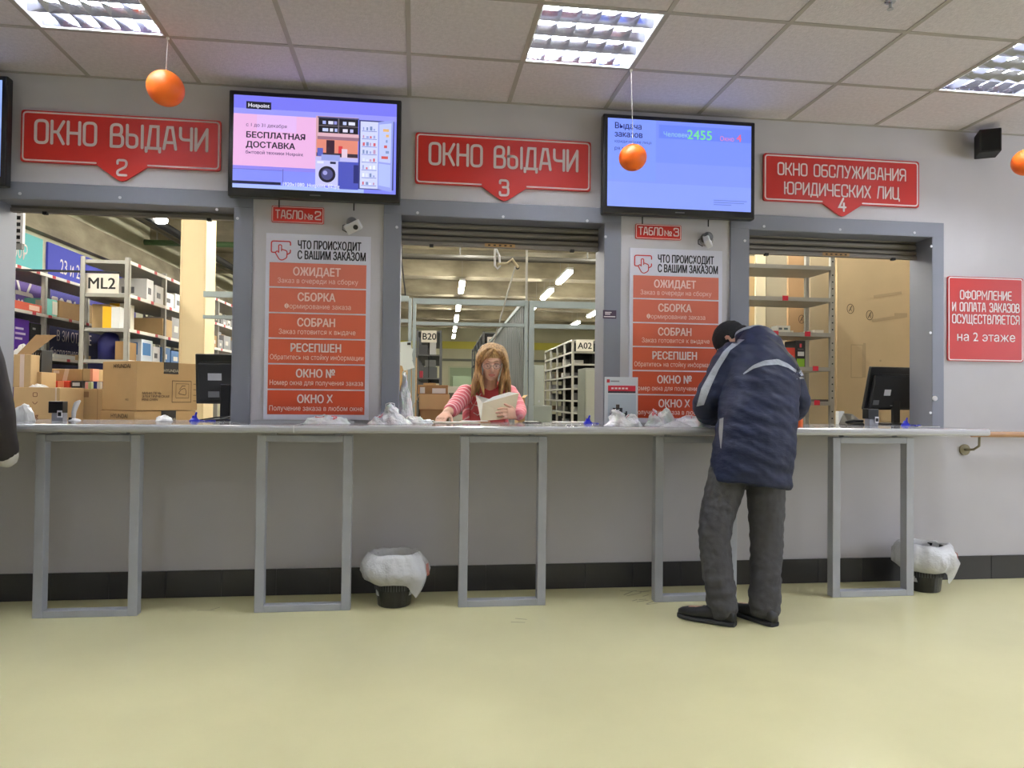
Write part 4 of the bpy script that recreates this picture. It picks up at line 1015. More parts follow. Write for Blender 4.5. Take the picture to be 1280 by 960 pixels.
# banners on the side wall
def banner(b0, b1, z0, z1, col, label, texts, col2=None, icon=False):
    r = wroot('wall_banner', SA0 + .03, b0, z0, label, 'banner', 'wall banners')
    TB = Matrix(((0, -1, 0, 0), (1, 0, 0, 0), (0, 0, 1, 0), (0, 0, 0, 1)))
    d = b1 - b0; h = z1 - z0
    m = MB().box(-.028, 0, 0, d, 0, h, paint(col, .6))
    m.build('sheet', r)
    if col2: MB().box(-.02, .0015, 0.001, d - .001, .001, h * .70, paint(col2, .6)).build('lower_field', r)
    t = MB()
    for s, u, v, sz, bold in texts: text_into(t, s, u, v, sz, -.003, M_SIGNWHITE, bold, .74, 'l', TB)
    if icon:
        mm = MB(); mm.stroke(rrect(1.05, 1.45, h - .48, h - .24, .05), .05, -.004, M_SIGNWHITE, closed=True)
        mm.stroke([(1.18, h - .24), (1.08, h - .03)], .045, -.004, M_SIGNWHITE); mm.stroke([(1.32, h - .24), (1.43, h - .05)], .045, -.004, M_SIGNWHITE)
        for q in (1.15, 1.22, 1.29): mm.stroke([(q, h - .38), (q, h - .34)], .045, -.004, M_SIGNWHITE)
        t.add([TB @ Vector(p) for p in mm.v], mm.f, M_SIGNWHITE)
    t.build('lettering', r)
banner(8.4, 10.07, 2.66, 3.14, (104, 196, 200), 'teal banner with large white digits at the left edge of the left window', [('000Р', .90, .14, .27, .0)])
banner(10.2, 13.0, 2.66, 3.14, (62, 70, 190), 'blue banner with white numerals 23 and 24 on the store wall', [('23 и 24', .30, .12, .28, .004), ('февр', 1.55, .12, .25, .0)])
banner(8.4, 10.07, 1.0, 2.62, (108, 84, 168), 'purple banner with a white television outline', [], icon=True)
banner(10.2, 13.0, 1.0, 2.62, (72, 70, 160), 'indigo and navy banner with large white letters below the numerals', [('ПОДА', .10, 1.2, .32, .05), ('В ЗИ ОТДЕЛЕ', .25, .86, .2, .006), ('бесплатного', .1, .64, .18, 0)], col2=(40, 42, 92))

# slotted bracket near the left jamb
p = at(21, 308, .55); q = at(21, 262, .55)
r = root('slotted_bracket', (p.x, .55, p.z), 'pale slotted metal upright hanging behind the left window jamb', 'bracket')
m = MB(); w = .055; pitch = .041
HB_ = SZ - p.z; m.box(-.036, -.029, 0, .03, 0, HB_, M_WHITE).box(.018, .032, 0, .03, .02, HB_, M_WHITE)
for k in range(44): m.box(-.03, .02, 0, .006, .03 + k * pitch, .03 + k * pitch + .016, M_WHITE)
m.box(-.03, .02, .025, .03, 0, HB_, M_BLACKM); m.build('rail', r)
MB().box(-.022, .03, -.002, .03, -.015, .02, paint((120, 120, 118))).build('end_cap', r)

# tan column
p0, p1 = WP(225, 400, 8.5)[0], WP(256, 400, 8.5)[0]
struct(MB().box(p0, p1, 8.5, 8.86, 0, SZ, M_TAN).box(p0 - .006, p0 + .012, 8.49, 8.5, 0, SZ, M_TAN).box(p1 - .012, p1 + .006, 8.49, 8.5, 0, SZ, M_TAN).build('column', M=MW, bevel=.008))
tag(MB().ball((0, 0, 0), .11, stube, 20, 10, (1, 1, .5)).build('round_lamp'), 'round white lamp under the store ceiling left of the tan column', 'lamp')
bpy.data.objects['round_lamp'].location = W(*[WP(200, 275, 11.2)[0], 11.2], WP(200, 275, 11.2)[1])
MB().cyl((0, 0, .05), .05, SZ - WP(200, 275, 11.2)[1] - .05, M_WHITE, 12).build('lamp_stem', bpy.data.objects['round_lamp'])

# ------------------------------------------------------------------ packing tables and boxes behind the left window
def table(x0, x1, y0, y1, z, label):
    r = root('packing_table', (x0, y0, 0), label, 'table', 'packing tables')
    MB().box(0, x1 - x0, 0, y1 - y0, z - .03, z, paint((196, 190, 178), .5)).build('table_top', r)
    for a in (.03, x1 - x0 - .07):
        for b in (.03, y1 - y0 - .07): MB().box(a, a + .04, b, b + .04, 0, z - .03, M_STEEL).build('leg', r)
table(-2.95, -.85, .45, 1.75, .70, 'grey packing table under the boxes in the left window')
BT = .70
def nbox(px0, px1, py0, y, zb, depth, material, label, zt=None, rz=0, **k):
    a, b = at(px0, py0, y), at(px1, py0, y)
    r = root('cardboard_box', (a.x, y, zb + .001), label, 'box', 'cardboard boxes in the left window', rz)
    w, h = b.x - a.x, a.z - zb
    return r, w, h
def bodybox(r, w, d, h, m_): MB().box(0, w, 0, d, 0, h, m_).build('body', r, bevel=.004)
# ovens, turned
th = math.radians(55)
def oven_box(loc, h, label, lab2):
    r = root('oven_box', loc, label, 'box', 'printed oven boxes', th)
    w, d = .485, .36
    MB().box(0, w, 0, d, 0, h, M_CARD).build('body', r, bevel=.004)
    dk = paint((36, 32, 28), .6); q = MB().box(w * .42, w * .66, -.002, .001, h * .76, h + .001, dk).box(w * .42, w * .66, 0, .14, h - .001, h + .0015, dk); q.build('dark_label', r)
    t = MB(); text_into(t, 'HYUNDAI', w * .54, h * .80, .028, -.0032, paint((170, 160, 140), .6), .01, 1, 'c')
    bk = paint((60, 46, 30), .7)
    for k, s in enumerate(('МИНИ-ПЕЧЬ', 'ЭЛЕКТРИЧЕСКАЯ', 'MINI OVEN')): text_into(t, s, w * .08, h * (.33 - k * .065), .024, -.003, bk, .008, 1)
    x0, x1, z0, z1 = w * .56, w * .88, h * .17, h * .62
    t.stroke([(x0, z0), (x1, z0), (x1, z1), (x0, z1)], .004, -.003, bk, True); t.stroke([(x0 + .03, z0 + .03), (x1 - .02, z0 + .03), (x1 - .02, z1 - .02), (x0 + .03, z1 - .02)], .003, -.003, bk, True)
    t.stroke(rounded([(x0 + .05, z0 + .06), (x0 + .11, z0 + .05), (x1 - .04, z0 + .07), (x1 - .05, z0 + .10), (x0 + .07, z0 + .09)], .012, True), .004, -.003, bk, True); t.stroke([(x0 + .06, z0 + .09), (x0 + .08, z0 + .115), (x1 - .05, z0 + .115)], .004, -.003, bk)
    for k in range(4): t.stroke([(w * .92, z0 + .01 + k * .04), (w * .97, z0 + .01 + k * .04)], .004, -.003, bk)
    SB = Matrix(((0, 1, 0, 0), (-1, 0, 0, d), (0, 0, 1, 0), (0, 0, 0, 1)))  # left end face
    text_into(t, 'HYUNDAI', .12, h * .86, .04, -.003, bk, .012, 1, 'l', SB); text_into(t, 'MIO', .25, h * .2, .02, -.003, bk, .005, 1, 'l', SB)
    t.build('print', r)
pc = at(170, 513.5, .75)
oven_box((pc.x, .75, pc.z), at(170, 451, .75).z - pc.z, 'large printed oven box in the left window, on top of another', 1)
oven_box((pc.x - .01, .745, BT + .001), pc.z - BT - .004, 'printed oven box underneath the large one, mostly below the counter line', 1)
r, w, h = nbox(17, 75, 484, .62, BT, .4, M_CARD, 'big cardboard box with kilogram marks at the far left of the left window'); bodybox(r, w, .35, h, M_CARD3)
t = MB(); dk = paint((110, 70, 44), .7); cx = w * .47
for k, zz in enumerate((.86, .60, .50)):
    if k == 0: t.stroke(rounded([(cx - .012, h * .93), (cx - .012, h * .88), (cx + .012, h * .88), (cx + .012, h * .93)], .006, True), .004, -.003, dk, True); t.stroke(rounded([(cx - .014, h * .81), (cx, h * .775), (cx + .014, h * .81)], .01), .004, -.003, dk)
text_into(t, 'kg', cx, h * .60, .045, -.003, dk, .03, 1, 'c'); t.stroke(rounded([(cx - .012, h * .56), (cx - .012, h * .50), (cx + .012, h * .50), (cx + .012, h * .56)], .006, True), .004, -.003, dk, True)
t.build('print', r); MB().box(w * .9, w * .93, -.0015, .3, -.0003, h + .0012, M_TAPE).build('tape', r)
zt1 = BT + h
r, w, h = nbox(17, 39, 443, .64, zt1, .25, M_CARD3, 'tall open cardboard box with raised flap stacked at the far left'); bodybox(r, w, .25, h, M_CARD3)
MB().box(w * .38, w * .62, -.002, .2, -.0003, h + .001, paint((230, 210, 196), .4)).build('tape', r)
fl_ = MB(); fl_.add([(.02, 0, h), (w, 0, h), (w + .12, .06, h + .13), (.10, .06, h + .13), (.02, .004, h + .002), (w, .004, h + .002), (w + .12, .064, h + .132), (.1, .064, h + .132)], [(0, 1, 2, 3), (7, 6, 5, 4), (0, 4, 5, 1), (1, 5, 6, 2), (2, 6, 7, 3), (3, 7, 4, 0)], M_CARD2); fl_.build('flap', r)
heap('paper_wrap', at(24, 450, .75).x, .78, .05, .04, .06, 61, 'crumpled paper stuffed in the open box at the far left', 'paper', M_PAPER, z0=zt1 + h + .002)
r, w, h = nbox(40, 52, 465, .72, zt1, .2, M_CARD3, 'small plain cardboard box right of the tall open box'); bodybox(r, w, .2, h, M_CARD3); z2 = zt1 + h
r, w, h = nbox(38, 52, 437, .75, z2 + .001, .2, M_BLACK, 'black box with white line drawing stacked on the small plain box'); bodybox(r, w, .15, h, M_BLACK)
t = MB(); t.stroke([(.01, h * .5), (w - .01, h * .44)], .003, -.003, paint((150, 150, 154)), False); 
for k in range(4): t.stroke([(.015 + k * .015, h * .55), (.02 + k * .015, h * .85)], .003, -.003, paint((130, 130, 136)))
t.build('print', r)
heap('paper_wrap', at(48, 484, .66).x, .66, .055, .04, .016, 67, 'flat white packing paper on the box with kilogram marks', 'paper', M_PAPER, z0=zt1 + .0015)
# second stack
r, w, h = nbox(70, 98, 485, 1.0, BT, .3, M_CARD2, 'dark brown cardboard box with arrow print behind the scanner'); bodybox(r, w, .3, h, M_CARD2)
t = MB(); dk = paint((150, 60, 40), .6); t.stroke([(w * .45, h * .86), (w * .72, h * .86)], .008, -.003, dk); t.stroke([(w * .66, h * .89), (w * .76, h * .86), (w * .66, h * .84)], .008, -.003, dk); t.build('print', r); MB().box(w * .08, w * .22, -.002, .2, h * .8, h + .001, M_TAPE).build('tape', r); z3 = BT + h
r, w, h = nbox(98.5, 129, 486, .98, BT, .3, M_CARD3, 'pale cardboard box between the arrow box and the oven boxes'); bodybox(r, w, .3, h, M_CARD3)
MB().box(w * .1, w * .42, -.0025, .001, h * .88, h * .96, paint((150, 116, 76))).build('label', r); MB().stroke([(w * .78, .0), (w * .78, h)], .003, -.003, M_CARD2).build('crease', r)
r, w, h = nbox(57, 88, 476, 1.02, z3 + .002, .2, M_RED, 'flat red box lying on the arrow box'); bodybox(r, w, .2, h, paint((206, 60, 36))); MB().box(w * .5, w * .74, -.002, .1, h * .05, h * .95, paint((236, 150, 110))).build('label', r); z4 = z3 + .002 + h
r, w, h = nbox(83, 103, 476, 1.005, z3 + .002, .2, M_BLACK, 'flat black box with white label beside the red box'); r.location.x += .03; bodybox(r, w - .03, .18, h, M_BLACK); MB().box(w * .1, w * .55, -.002, .001, h * .25, h * .75, M_PAPER).build('label', r)
r, w, h = nbox(63, 103, 461, 1.07, z4 + .001, .2, M_CARD, 'long cardboard box with slanted tape on top of the red box'); bodybox(r, w, .2, h, M_CARD)
MB().add([(w * .38, -.002, -.002), (w * .52, -.002, -.002), (w * .60, -.002, h), (w * .46, -.002, h)], [(0, 1, 2, 3)], M_TAPE).build('tape', r); MB().box(w * .1, w * .28, -.002, .001, h * .62, h * .85, paint((214, 196, 170))).build('label', r)
r, w, h = nbox(103.5, 116, 461, 1.05, z4 + .001, .2, M_CARD3, 'short pale cardboard box at the end of the taped one'); bodybox(r, w, .19, h, M_CARD3); MB().box(w * .75, w * 1.02, -.002, .1, .0, h * 1.0, paint((236, 160, 130))).build('tape', r)
for px, c, nm in ((108, (226, 160, 150), 'pink'), (112, (190, 206, 150), 'pale green'), (123, (236, 236, 232), 'white')):
    r, w, h = nbox(px - 2, px + 2.2, 478, .99, BT + (at(98, 486, .98).z - BT), .02, M_PAPER, 'tiny %s box standing on the pale cardboard box' % nm); bodybox(r, w, .04, max(h, .03), paint(c)); MB().box(.002, w - .002, .002, .038, max(h, .03), max(h, .03) + .004, M_PAPER).build('lid', r)
# ================================================================== STORE: middle and right windows
M_PART = mat('partition_steel', (158, 170, 170), .4, metal=.25, var=.04, vscale=3)
r = wroot('steel_partition', WP(509, 500, 6.75)[0], 6.75, 0, 'pale steel partition frame standing behind the woman, with ribbed side wall', 'partition')
pa = WP(509, 500, 6.75)[0]; pb = WP(518.5, 500, 6.75)[0] - pa; p2a = WP(655, 500, 6.75)[0] - pa; p2b = WP(667, 500, 6.75)[0] - pa
ztop = WP(580, 374, 6.75)[1]; zmid = WP(580, 403, 6.75)[1]
for (x0, x1) in ((0, pb * .42), (pb * .58, pb), (p2a, p2a + .03), (p2a + .04, p2b)): MB().box(x0, x1, 0, .06, 0, ztop, M_PART).build('post', r, bevel=.003)
for z, hh in ((ztop, .05), (zmid, .03)):
    MB().box(pb, p2a, .0, .05, z - hh, z, M_PART).build('rail', r); MB().box(p2b, 3.2, .0, .05, z - hh - .01, z, M_PART).build('rail', r); MB().box(-1.8, 0, .0, .05, z - hh + .02, z + .02, M_PART).build('rail', r)
m = MB(); y = .06; x0 = p2a - .01
while y < 6.6:
    m.box(x0, x0 + .012, y, y + .09, 0, ztop - .02, M_PART); m.box(x0 + .025, x0 + .03, y + .09, y + .17, 0, ztop - .02, M_PART); m.box(x0, x0 + .03, y + .085, y + .093, 0, ztop - .02, M_PART); m.box(x0, x0 + .03, y + .163, y + .17, 0, ztop - .02, M_PART); y += .17
m.mats = [mat('rib_steel', (112, 117, 118), .45, metal=.25)]; m.build('ribbed_panel', r)
MB().box(x0 - .01, x0 + .04, .06, 6.6, ztop - .03, ztop + .01, M_PART).build('side_rail', r)
MB().box(x0 + .01, x0 + .03, -.03, -.015, ztop, 3.9, M_SHELF).build('hanger', r)
MB().tube([(p2a - .1, -.05, 2.35), (p2a - .38, .1, 1.3)], .008, M_SHELF, 6).build('brace', r)
# papers clipped to the post
r = wroot('clipped_papers', WP(511, 455, 6.7)[0], 6.69, WP(511, 455, 6.7)[1], 'white paper slips clipped to the left post of the partition', 'papers')
for k, (dx, dz, ang) in enumerate(((-.05, -.02, 12), (-.02, .03, -6), (.0, -.05, -18))):
    MB().box(-.045, .055, -.004 - k * .004, -.002 - k * .004, 0, .17, paint((222, 230, 226), .6)).build('slip', r, M=Matrix.Translation((dx, 0, dz)) @ Matrix.Rotation(math.radians(ang), 4, 'Y'))
MB().box(-.015, .015, -.02, 0, .17, .19, M_BLACKM).build('clip', r)

M_RACK = mat('rack_dark', (88, 90, 92), .5, metal=.2); M_INNER_SHADE = mat('rack_inner_shade', (20, 20, 20), .8)  # inner surfaces near black: the shade inside the racks painted into the colour
def aisle_rack(a0, a1, b0, b1, H, label, nz, items, nb=4, side='a0'):
    r = wroot('aisle_rack', a0, b0, 0, label, 'shelving unit', 'tall aisle racks'); w, d = a1 - a0, b1 - b0
    for k in range(nb + 1):
        y = min(d * k / nb, d - .04)
        for x in (0, w - .04): MB().box(x, x + .04, y, y + .04, 0, H, M_RACK).build('post', r)
    for k in range(nz + 1):
        z = .12 + (H - .14) * k / nz
        MB().box(.005, w - .005, .005, d - .005, z - .025, z, M_RACK).build('shelf', r)
    MB().box(w * .48, w * .52, .04, d - .04, .1, H - .05, M_INNER_SHADE).build('back_panel', r)
    return r
aisle_rack(-.57, -.06, 15, 20, 2.5, 'grey rack carrying the B20 sign behind the woman', 5, None)
aisle_rack(.77, 1.30, 15, 21, 2.5, "grey rack carrying the B21 sign behind the woman's head", 5, None)
def sg(x0, x1, y0, y1, b, s, label): hang_sign(WP(x0, y1, b)[0], WP(x1, y1, b)[0], WP(x0, y1, b)[1], WP(x0, y0, b)[1], b, s, label)
sg(526.5, 546, 413, 428, 14.95, 'B20', 'aisle sign reading B20 on the rack behind the woman')
sg(609, 628, 421, 436, 14.95, 'B21', "aisle sign reading B21 above the woman's head")
# contents of the B20 rack ends
for (u0, u1, z, h, c, nm) in ((.05, .24, 2.02, .2, (60, 60, 64), 'dark'), (.28, .42, 2.02, .26, (190, 190, 190), 'light grey'), (.06, .13, 1.55, .14, (170, 40, 60), 'dark red'), (.14, .45, 1.55, .22, (74, 78, 80), 'grey'), (.18, .42, 1.77, .14, (96, 98, 98), 'pale grey'), (.1, .4, 1.06, .3, (46, 46, 48), 'black'), (.06, .42, .6, .3, (120, 96, 64), 'brown')):
    z = .12 + 2.36 * round((z - .12) / 2.36 * 5) / 5 if nm != 'pale grey' else .12 + 2.36 * .6 + .225
    carton(-.57 + u0 * .9 + .02, 15.05, z, (u1 - u0) * .9, .3, h, paint(c), '%s small box in the front end of the B20 rack' % nm, group='boxes in the rack ends')
for k, (b, c) in enumerate(((15.3, (226, 226, 222)), (16.1, (200, 190, 170)), (17.0, (230, 230, 230)), (18.0, (170, 130, 90)))):
    carton(.79, b, .12 + 2.36 * .8, .2, .5, .26, paint(c), '%s box on the aisle side of the B21 rack' % ('white', 'cream', 'bright white', 'tan')[k], group='boxes in the rack ends')
    carton(.79, b + .1, .12 + 2.36 * .6, .2, .5, .26, paint(COLS[(k + 1) % 6][0]), '%s box lower on the aisle side of the B21 rack' % ('first', 'second', 'third', 'fourth')[k], group='boxes in the rack ends')
# pigeonhole rack A02
aA = WP(715, 430, 16.7)[0]; HA = WP(715, 424, 16.7)[1]
r = wroot('pigeonhole_rack', aA, 16.7, 0, 'large pigeonhole rack carrying the A02 sign, right of the partition', 'shelving unit'); d = 4.6; wA = 1.6
NZ = 9; M_PG = mat('pigeon_rack', (172, 170, 160), .5)
for k in range(5):
    for y in ([d * k / 4] if k < 4 else [d - .05]): MB().box(0, .05, y, y + .05, 0, HA, M_PG).build('post', r)
for x in (.55, 1.1, wA - .05): MB().box(x, x + .05, 0, .05, 0, HA, M_PG).build('post', r)
for k in range(NZ + 1):
    z = HA - k * HA / NZ; MB().box(.02, wA, .02, d - .01, max(z - .035, 0), max(z - .005, .035), M_INNER_SHADE if k else M_PG).box(0, .02, 0, d, max(z - .04, 0), max(z, .04), M_PG).box(.02, wA, 0, .02, max(z - .04, 0), max(z, .04), M_PG).build('shelf', r)  # boards dark behind pale edges: shade of the deep cells painted in
MB().box(.5, .53, .1, d, .05, HA - .05, M_INNER_SHADE).box(.05, wA, .52, .55, .05, HA - .05, M_INNER_SHADE).build('divider', r)
rg = random.Random(9); kk = 0
for k in range(1, NZ - 1):
    z = HA - (k + 1) * HA / NZ
    for c in range(4):
        if rg.random() < .62:
            w = rg.uniform(.12, .4); h = rg.uniform(.08, .19); cc, nm = rg.choice([((210, 208, 200), 'pale'), ((80, 80, 82), 'dark'), ((140, 110, 80), 'brown'), ((180, 182, 184), 'grey')])
            carton(aA + .08, 16.75 + d * c / 4 + rg.uniform(.1, .5), z, rg.uniform(.15, .35), w, h, paint(cc), '%s packet in %s row, %s bay of the A02 rack' % (nm, ORD[k], ORD[c]), name='packet', cat='packet', group='packets in the pigeonhole rack')
sg(720, 741.5, 425, 439, 16.6, 'A02', 'aisle sign reading A02 on the pigeonhole rack')
for (dx, z, nm) in ((.22, 1.2, 'upper'), (.22, .9, 'lower')):
    r = wroot('white_device', aA + dx, 16.66, WP(722, 470 if nm == 'upper' else 490, 16.7)[1], '%s white reflective device in the front bay of the A02 rack' % nm, 'device'); MB().box(-.03, .06, 0, .04, 0, .12, M_WHITE).build('body', r); MB().box(.08, .12, .0, .03, .04, .08, M_WHITE).build('tag', r)
# cabinets
def cabinet(a0, a1, b, dp, z, c, label):
    r = wroot('metal_cabinet', a0, b, 0, label, 'cabinet', 'grey metal cabinets'); w = a1 - a0
    MB().box(0, w, 0, dp, 0, z, paint(c, .45)).build('body', r, bevel=.006); MB().box(.01, w - .01, -.012, 0, .06, z - .02, paint(tuple(min(255, v + 8) for v in c), .45)).build('door', r, bevel=.004)
    MB().box(w * .45, w * .6, -.022, -.01, z * .62, z * .64, M_STEEL).build('handle', r)
cabinet(WP(731, 480, 8.4)[0], WP(731, 480, 8.4)[0] + .55, 8.4, .45, WP(736, 460, 8.4)[1], (160, 162, 148), 'pale grey metal cabinet standing in front of the A02 rack')
cabinet(WP(667, 480, 13)[0], WP(680, 480, 13)[0], 13, .5, WP(667, 456, 13)[1], (150, 156, 148), 'grey green metal cabinet left of the A02 rack')
cabinet(WP(645, 520, 12)[0], WP(690, 520, 12)[0] , 12, .6, WP(667, 507, 12)[1], (120, 126, 120), 'low dark grey cabinet below the grey green one')
cabinet(WP(565, 520, 24)[0], WP(588, 520, 24)[0], 24, .6, WP(575, 470, 24)[1], (128, 146, 118), 'far green cabinet left of the woman')
# stacked trays left of the woman
for k, z in enumerate((.2, .45, .7, .95, 1.2)):
    r = wroot('stacked_tray', WP(561, 500, 12)[0], 12, z * .92, '%s tray of the stack left of the woman' % ('bottom', 'second', 'third', 'fourth', 'topmost')[k], 'tray', 'stacked trays'); MB().box(0, .36, 0, .4, 0, .12, paint((90, 84, 70))).build('body', r); MB().box(-.02, .38, -.02, .42, .12, .228, paint((186, 180, 166))).build('rim', r)
# boxes left of the woman
table(-.62, .38, 1.05, 1.75, .70, 'grey packing table under the open box left of the woman')
a, b = at(524, 493, 1.15), at(561, 524, 1.15); w = b.x - a.x; h = a.z - .702
r = root('cardboard_box', (a.x, 1.15, .701), 'open cardboard box with front flap hanging left of the woman', 'box')
MB().box(0, w, 0, .012, 0, h, M_CARD2).box(0, w, .3, .312, 0, h, M_CARD2).box(0, .012, 0, .3, 0, h, M_CARD2).box(w - .012, w, 0, .3, 0, h, M_CARD2).box(0, w, 0, .3, 0, .01, M_CARD2).build('body', r)
MB().box(0, w * 1.02, -.012, -.004, h - .11, h + .004, M_CARD3).build('front_flap', r); MB().add([(0, 0, h), (0, .3, h), (-.1, .28, h - .2), (-.1, .02, h - .2), (.004, 0, h), (.004, .3, h), (-.096, .28, h - .2), (-.096, .02, h - .2)], [(3, 2, 1, 0), (4, 5, 6, 7), (0, 1, 5, 4), (1, 2, 6, 5), (2, 3, 7, 6), (3, 0, 4, 7)], M_CARD3).build('side_flap', r)
MB().box(w * .56, w * .8, -.003, .001, h * .35, h * .5, M_CARD3).build('label', r)
za = .701 + h
a, b = at(522, 481, 1.16), at(560, 493, 1.16); w = b.x - a.x
r = root('cardboard_box', (a.x, 1.16, za + .003), 'closed brown box with two white labels on top of the open box', 'box'); h = max(a.z - za - .003, .05)
MB().box(0, w, 0, .28, 0, h, M_CARD2).build('body', r, bevel=.003); MB().box(w * .08, w * .24, -.003, .001, h * .1, h * .75, M_PAPER).box(w * .48, w * .92, -.003, .001, h * .1, h * .65, M_PAPER).build('label', r); MB().box(w * .2, w * .6, .02, .2, h, h + .015, M_CARD).build('top_flap', r)
heap('paper_wrap', at(521, 486, 1.05).x, 1.10, .03, .03, .05, 71, 'small crumpled white wrap beside the closed brown box', 'paper', M_PAPER, z0=.702)
# tan carton between woman's arm and partition
a, b = at(648, 497, 1.3), at(656, 527, 1.3)
table(.72, 1.12, 1.2, 1.7, .70, 'small grey table right of the woman')
r = root('cardboard_box', (a.x, 1.3, .701), "tan carton right of the woman's held booklet", 'box'); MB().box(0, b.x - a.x, 0, .2, 0, a.z - .701, M_CARD).build('body', r); MB().add([(b.x - a.x, 0, a.z - .701), (b.x - a.x + .02, 0, a.z - .68), (b.x - a.x + .02, .2, a.z - .68), (b.x - a.x, .2, a.z - .701)], [(0, 1, 2, 3)], M_CARD3).build('flap', r)
# brown boxes at the left edge of the middle window
carton(WP(497, 468, 9)[0], 9, .9, .22, .3, WP(500, 446, 9)[1] - .9, M_CARD, 'tan carton between the left jamb and the partition post')
carton(WP(500, 520, 9)[0] - .1, 8.95, .0, .5, .5, .898, M_CARD2, 'large brown carton under the tan carton by the left jamb')
# white hook and arm under the ceiling near the shutter
p = at(622, 327, 1.0)
r = root('jointed_bracket', (p.x, 1.0, p.z), 'white jointed metal arm hanging just below the middle shutter', 'bracket')
MB().tube([(-.02, 0, .30), (-.02, 0, -.03), (0, 0, -.055), (.02, 0, -.03), (.01, 0, .05), (-.01, 0, .09)], .008, M_WHITE, 8).build('hook', r, smooth=True)
MB().tube([(.01, 0, -.02), (.07, 0, -.015), (.11, 0, .02), (.15, 0, -.035)], .012, paint((208, 196, 160)), 8).build('arm', r, smooth=True)
MB().cyl((.15, -.005, -.04), .014, .02, M_BLACK, 12, 'y').build('tip', r)
MB().box(-.05, .05, -.05, .05, .30, SZ - p.z, M_WHITE).build('drop_pole', r)
# cables by the middle window's top corners
r = wroot('hanging_cable', WP(503, 330, 7)[0], 7, 2.2, 'dark cable hanging down at the left of the middle window', 'cable'); MB().tube([(.02, 0, 2.0), (0, 0, .6), (-.01, 0, .25), (.04, 0, -.15)], .008, M_BLACKM, 6).build('cable', r)

# ---- right window
y0 = 1.62
def X_(px, y=y0): return at(px, 420, y).x
rr = root('open_shelf', (2.0, y0, 0), 'grey open shelving unit with red shelf tags in the right window', 'shelving unit')
xl, xr = 1.85, X_(1043); w = xr - xl
zs = [at(1000, v, y0).z for v in (332, 372, 416, 459, 502)]; H = zs[0] + .25
for x in (xl, xr - .035):
    for y in (y0, y0 + .42): MB().box(x, x + .035, y, y + .035, 0, H, M_SHELF).build('post', rr, True)
tags = {1: (981,), 2: (969, 1009), 3: (1019,), 4: (1021,)}
for i, z in enumerate(zs + [.75, .4, .1]):
    MB().box(xl, xr, y0, y0 + .455, z - .03, z, M_SHELF).build('shelf', rr, True)
    m = MB().box(xl, xr, y0 - .004, y0, z - .032, z + .003, M_SHELF); m.build('shelf_edge', rr, True)
    for px in tags.get(i, ()):
        x = X_(px); MB().box(x - .025, x + .025, y0 - .01, y0 - .004, z - .03, z + .012, paint((196, 28, 54), .4)).build('price_tag', rr, True)
m = MB(); 
for k in range(40): m.box(xr - .024, xr - .012, y0 - .0012, y0 + .0005, .1 + k * .06, .112 + k * .06, M_BLACKM)
m.build('post_slots', rr, True)
def sitem(px0, px1, i, h, dpt, c, label, y=.03, **k):
    a, b = X_(px0), X_(px1); r = root('carton', (a, y0 + y, zs[i] + .001), label, 'carton', 'cartons on the right window shelves'); w = b - a
    MB().box(0, w, 0, dpt, 0, h, paint(c)).build('body', r, bevel=.002)
    q = MB()
    for (u0, u1, v0, v1, cc) in k.get('lab', ()): q.box(w * u0, w * u1, -.002, .001, h * v0, h * v1, paint(cc))
    if k.get('lab'): q.build('label', r)
sitem(974, 990, 2, .062, .12, (228, 226, 216), 'small white carton with print on the shelf above the man', lab=[(.1, .35, .4, .7, (90, 100, 100)), (.5, .8, .4, .7, (90, 110, 110))])
sitem(990.5, 994, 2, .02, .1, (226, 222, 206), 'flat white pack right of the small white carton')
sitem(1020, 1032, 2, .03, .3, (232, 228, 214), 'flat white pack at the right end of the shelf above the man')
sitem(997, 1009, 3, .235, .2, (24, 22, 24), 'tall black carton with red logo and green base in the right window', lab=[(.1, .9, .02, .32, (130, 178, 40)), (.2, .85, .42, .58, (214, 214, 214)), (.4, .6, .74, .88, (206, 70, 80)), (.2, .8, .64, .70, (70, 70, 72))])
sitem(984, 996, 3, .17, .2, (196, 60, 44), "red carton left of the tall black carton, by the man's collar", lab=[(.3, .8, .4, .6, (220, 120, 100))])
sitem(1024, 1038, 4, .02, .3, (70, 66, 60), 'dark flat pack on the lowest visible shelf of the right window')
# backing boards
def board(px0, px1, y, z1, c, label, z0=0.0, marks=None, th_=.03, m_=None):
    a, b = X_(px0, y), X_(px1, y); r = root('board', (a, y, z0), label, 'board', 'boards behind the right window'); w = b - a
    MB().box(0, w, 0, th_, z0 * 0, z1 - z0, m_ or paint(c, .65)).build('panel', r, bevel=.004)
    if marks:
        q = MB()
        for f in marks: f(q, a, y)
        q.build('marks', r, True)
    return r
tapec = paint((182, 160, 126), .3); ink = paint((96, 84, 66), .7)
def mark_tape(x0, z0_, x1, z1_, wd):
    def f(q, a, y):
        p, s = at(x0, z0_, y - .0025), at(x1, z1_, y - .0025); q.stroke([(p.x, p.z), (s.x, s.z)], wd, y - .0025, tapec, round_=False)
    return f
def mark_ring(px, py, rr_):
    def f(q, a, y):
        p = at(px, py, y - .003); pts = [(p.x + rr_ * .75 * math.cos(t * math.pi / 9), p.z + rr_ * math.sin(t * math.pi / 9)) for t in range(18)]
        q.stroke(pts, .006, y - .003, ink, True); q.stroke([(p.x - rr_ * .3, p.z - rr_ * .5), (p.x + rr_ * .3, p.z + rr_ * .6)], .008, y - .003, ink); q.stroke([(p.x + rr_ * .25, p.z - rr_ * .5), (p.x - .0, p.z + rr_ * .3)], .006, y - .003, ink)
    return f
